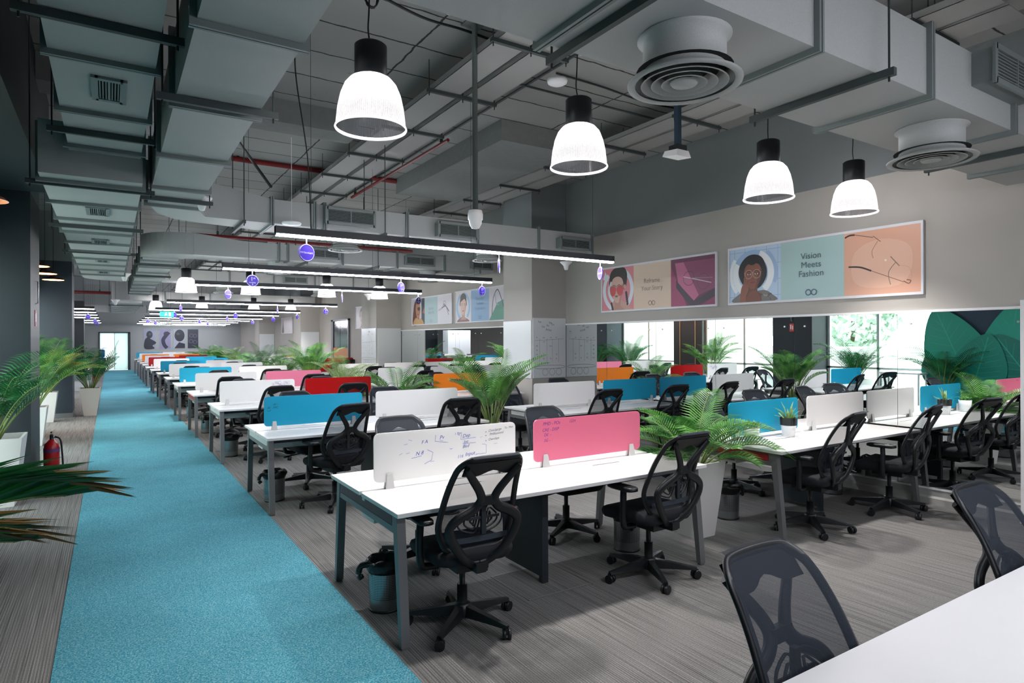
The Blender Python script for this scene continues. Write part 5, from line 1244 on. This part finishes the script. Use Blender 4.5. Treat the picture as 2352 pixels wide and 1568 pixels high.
part('print', P.mb, P.mats, r)
e = empty('fire_extinguisher', (-0.63, 9.88, 0)); tag(e, 'red fire extinguisher with black hose standing beside the navy pillar', 'extinguisher')
part('cylinder', MB().lathe([(0.0, 0.0), (0.08, 0.0), (0.085, 0.02), (0.085, 0.3), (0.075, 0.36), (0.04, 0.4), (0.025, 0.42), (0.0, 0.42)], 22), M_ext, e)
part('valve', MB().cyl((0,0,0.41), (0,0,0.48), 0.02, 10).box(-0.012, 0.012, -0.06, 0.03, 0.47, 0.49).box(-0.01, 0.01, -0.06, 0.02, 0.505, 0.52), M_black, e)
part('hose', MB().tube(spline([(0.02, 0, 0.45), (0.09, -0.03, 0.42), (0.11, -0.03, 0.25), (0.12, -0.03, 0.06)], 5), 0.011, 8), M_black, e)
part('label_band', MB().lathe([(0.0857, 0.26), (0.0857, 0.31)], 22, cap=False), mat('band_violet', '#6a3a6e', 0.5), e)
part('pressure_gauge', MB().cyl((0.02, 0, 0.45), (0.045, 0, 0.45), 0.017, 10), M_chrome, e)
fs = empty('fire_sign', (-0.78, 9.75, 1.85)); tag(fs, 'small red fire extinguisher sign on the navy pillar', 'sign')
part('sign_board', MB().box(0, 0.006, -0.06, 0.06, 0, 0.2), mat('sign_red', '#c8372b', 0.5), fs)
P = Print(lambda u, v, e2: (0.0063+e2, u-0.06, v)); P.rect(0.02, 0.045, 0.05, 0.15, '#f3eee9'); P.rect(0.07, 0.1, 0.06, 0.17, '#f3eee9'); part('pictogram', P.mb, P.mats, fs)
hnd = tag(link('pull_handle', MB().tube([(0, 0, 0), (0.03, 0, 0.02), (0.03, 0, 0.28), (0, 0, 0.3)], 0.008, 8).mesh('pull_handle', M_chrome), None, (-0.78, 9.75, 1.72+0.4)), 'slim chrome pull handle on the navy pillar', 'handle')
# reception counter and storage far down on the window side
c = empty('service_counter', (-1.3, 26.5, 0)); tag(c, 'white counter with green-grey front and shelves beyond the slate pillar', 'counter')
part('counter_body', MB().box(-0.9, 0.75, -0.9, 0.9, 0.0, 0.68), mat('counter_front', '#b7bcbd', 0.5), c); part('counter_top', MB().box(-0.95, 0.8, -0.95, 0.95, 0.68, 0.72), M_white, c)
part('shelf', MB().box(-0.9, 0.76, -0.92, -0.9, 0.36, 0.64), mat('counter_green', '#5d7a6e', 0.5), c)
mon = empty('printer', (-0.9, 26.9, 0.72)); tag(mon, 'white office printer on the counter beyond the slate pillar', 'printer')
part('printer_body', MB().box(-0.22, 0.22, -0.2, 0.2, 0, 0.22), M_white, mon); part('paper_tray', MB().box(-0.18, 0.18, -0.28, -0.2, 0.04, 0.07), M_clamp, mon); part('scanner_lid', MB().box(-0.22, 0.22, -0.2, 0.2, 0.222, 0.26), M_black, mon)
wd = empty('water_dispenser', (-0.38, 42.0, 0)); tag(wd, 'blue water dispenser with a bottle on top beside the glass doors', 'dispenser')
part('dispenser_body', MB().box(-0.16, 0.16, -0.16, 0.16, 0, 0.75), mat('blue_plastic', '#122a6a', 0.4), wd); part('water_bottle', MB().lathe([(0.05, 0.75), (0.13, 0.82), (0.135, 1.15), (0.1, 1.2), (0.0, 1.2)], 20), mat('bottle_blue', '#1a56a8', 0.2), wd)
e2 = empty('fire_extinguisher', (-0.5, 31.0, 0)); tag(e2, 'small red fire extinguisher far along beside the white counter', 'extinguisher')
part('cylinder', MB().lathe([(0.0, 0.0), (0.09, 0.0), (0.09, 0.4), (0.04, 0.48), (0.0, 0.48)], 16), M_ext, e2); part('valve', MB().cyl((0,0,0.47), (0,0,0.55), 0.025, 8), M_black, e2)
cab = empty('storage_cabinet', (-2.2, 31.0, 0)); tag(cab, 'tall white storage cabinet beyond the white counter', 'cabinet')
part('cabinet_body', MB().box(-0.7, 0.7, -0.3, 0.3, 0, 2.2), M_board, cab)
for s in (-1, 1): part('cabinet_door', MB().box(0.01 if s > 0 else -0.69, 0.69 if s > 0 else -0.01, -0.32, -0.3, 0.05, 2.15), M_white, cab)
# high bar table under the first window
bt = empty('bar_table', (-1.17, 7.25, 0)); tag(bt, 'long narrow white table with rounded frame under the first window', 'table')
part('tabletop', MB().box(-0.2, 0.2, -0.45, 0.45, 0.86, 0.89), M_white, bt)
for s in (-1, 1): part('leg', MB().tube(spline([(-0.17, s*0.4, 0), (-0.17, s*0.4, 0.8), (-0.12, s*0.4, 0.86), (0.12, s*0.4, 0.86), (0.17, s*0.4, 0.8), (0.17, s*0.4, 0)], 4), 0.02, 8), M_white, bt)
# floor hatch under the first bench
fh = tag(link('floor_hatch', MB().box(-0.26, -0.252, -0.22, 0.25, 0, 0.004).box(0.252, 0.26, -0.22, 0.25, 0, 0.004).box(-0.26, 0.26, -0.23, -0.218, 0, 0.005).box(-0.26, 0.26, 0.244, 0.25, 0, 0.004).mesh('floor_hatch', mat('hatch_trim', '#8c8b89', 0.5, 0.5)), None, (2.5, 3.545, 0)), 'square floor hatch with metal edge under the first bench pedestal', 'hatch')
# white post at the right picture edge
wp = tag(link('white_post', MB().box(-0.05, 0.05, -0.03, 0.03, 0.0, 2.0).box(-0.055, 0.055, -0.035, 0.035, 0.0, 0.06).mesh('white_post', M_white), None, (6.92, 2.27, 0)), 'white upright post standing against the mirrors past the first bench', 'post')

# ------------------------------------------------------------------ outside the windows
struct('ground', MB().box(-40, XL-0.2, -12, 17.6, -0.3, -0.05), mat('pavement', '#c9ccc9', 0.9, bump=(8, 0.2)))
bw = tag(link('boundary_wall', MB().box(-0.15, 0.15, -22, 20, -0.05, 1.35).mesh('boundary_wall', mat('white_render', '#e5e6e4', 0.9)), None, (-10.5, 0, 0)), 'low white boundary wall outside the windows', 'wall')
def tree(x, y, h, seed, label):
    rr = random.Random(seed); r = empty('garden_tree', (x, y, -0.05)); tag(r, label, 'tree', 'pale trees outside the windows')
    part('trunk', MB().cyl((0,0,0), (0,0,h*0.5), 0.14, 8, 0.08), mat('bark', '#6d6250', 0.9), r)
    m = MB()
    for k in range(1400):
        a = rr.uniform(0, 6.28); z = rr.uniform(-1, 1); R = (1-z*z)**0.5*rr.uniform(0.55, 1.0)
        p = Vector((R*math.cos(a)*h*0.42, R*math.sin(a)*h*0.42, h*0.62 + z*h*0.36)); d = Vector((rr.uniform(-1,1), rr.uniform(-1,1), rr.uniform(-1,1))).normalized()*0.22; s = d.cross(Vector((0.3,0.5,1))).normalized()*0.14
        m.add([p-d, p+s, p+d, p-s], [(0,1,2,3)])
    part('crown', m, mat('tree_leaf', '#c2d4c2', 0.8), r)
for i, (x, y, h) in enumerate(((-14, -4, 5), (-16.5, 1.5, 6), (-14, 6.5, 5), (-17, 11, 6), (-14, 15.5, 5), (-17, 20, 6))):
    tree(x, y, h, i, 'leafy pale tree behind the low white wall outside the windows')
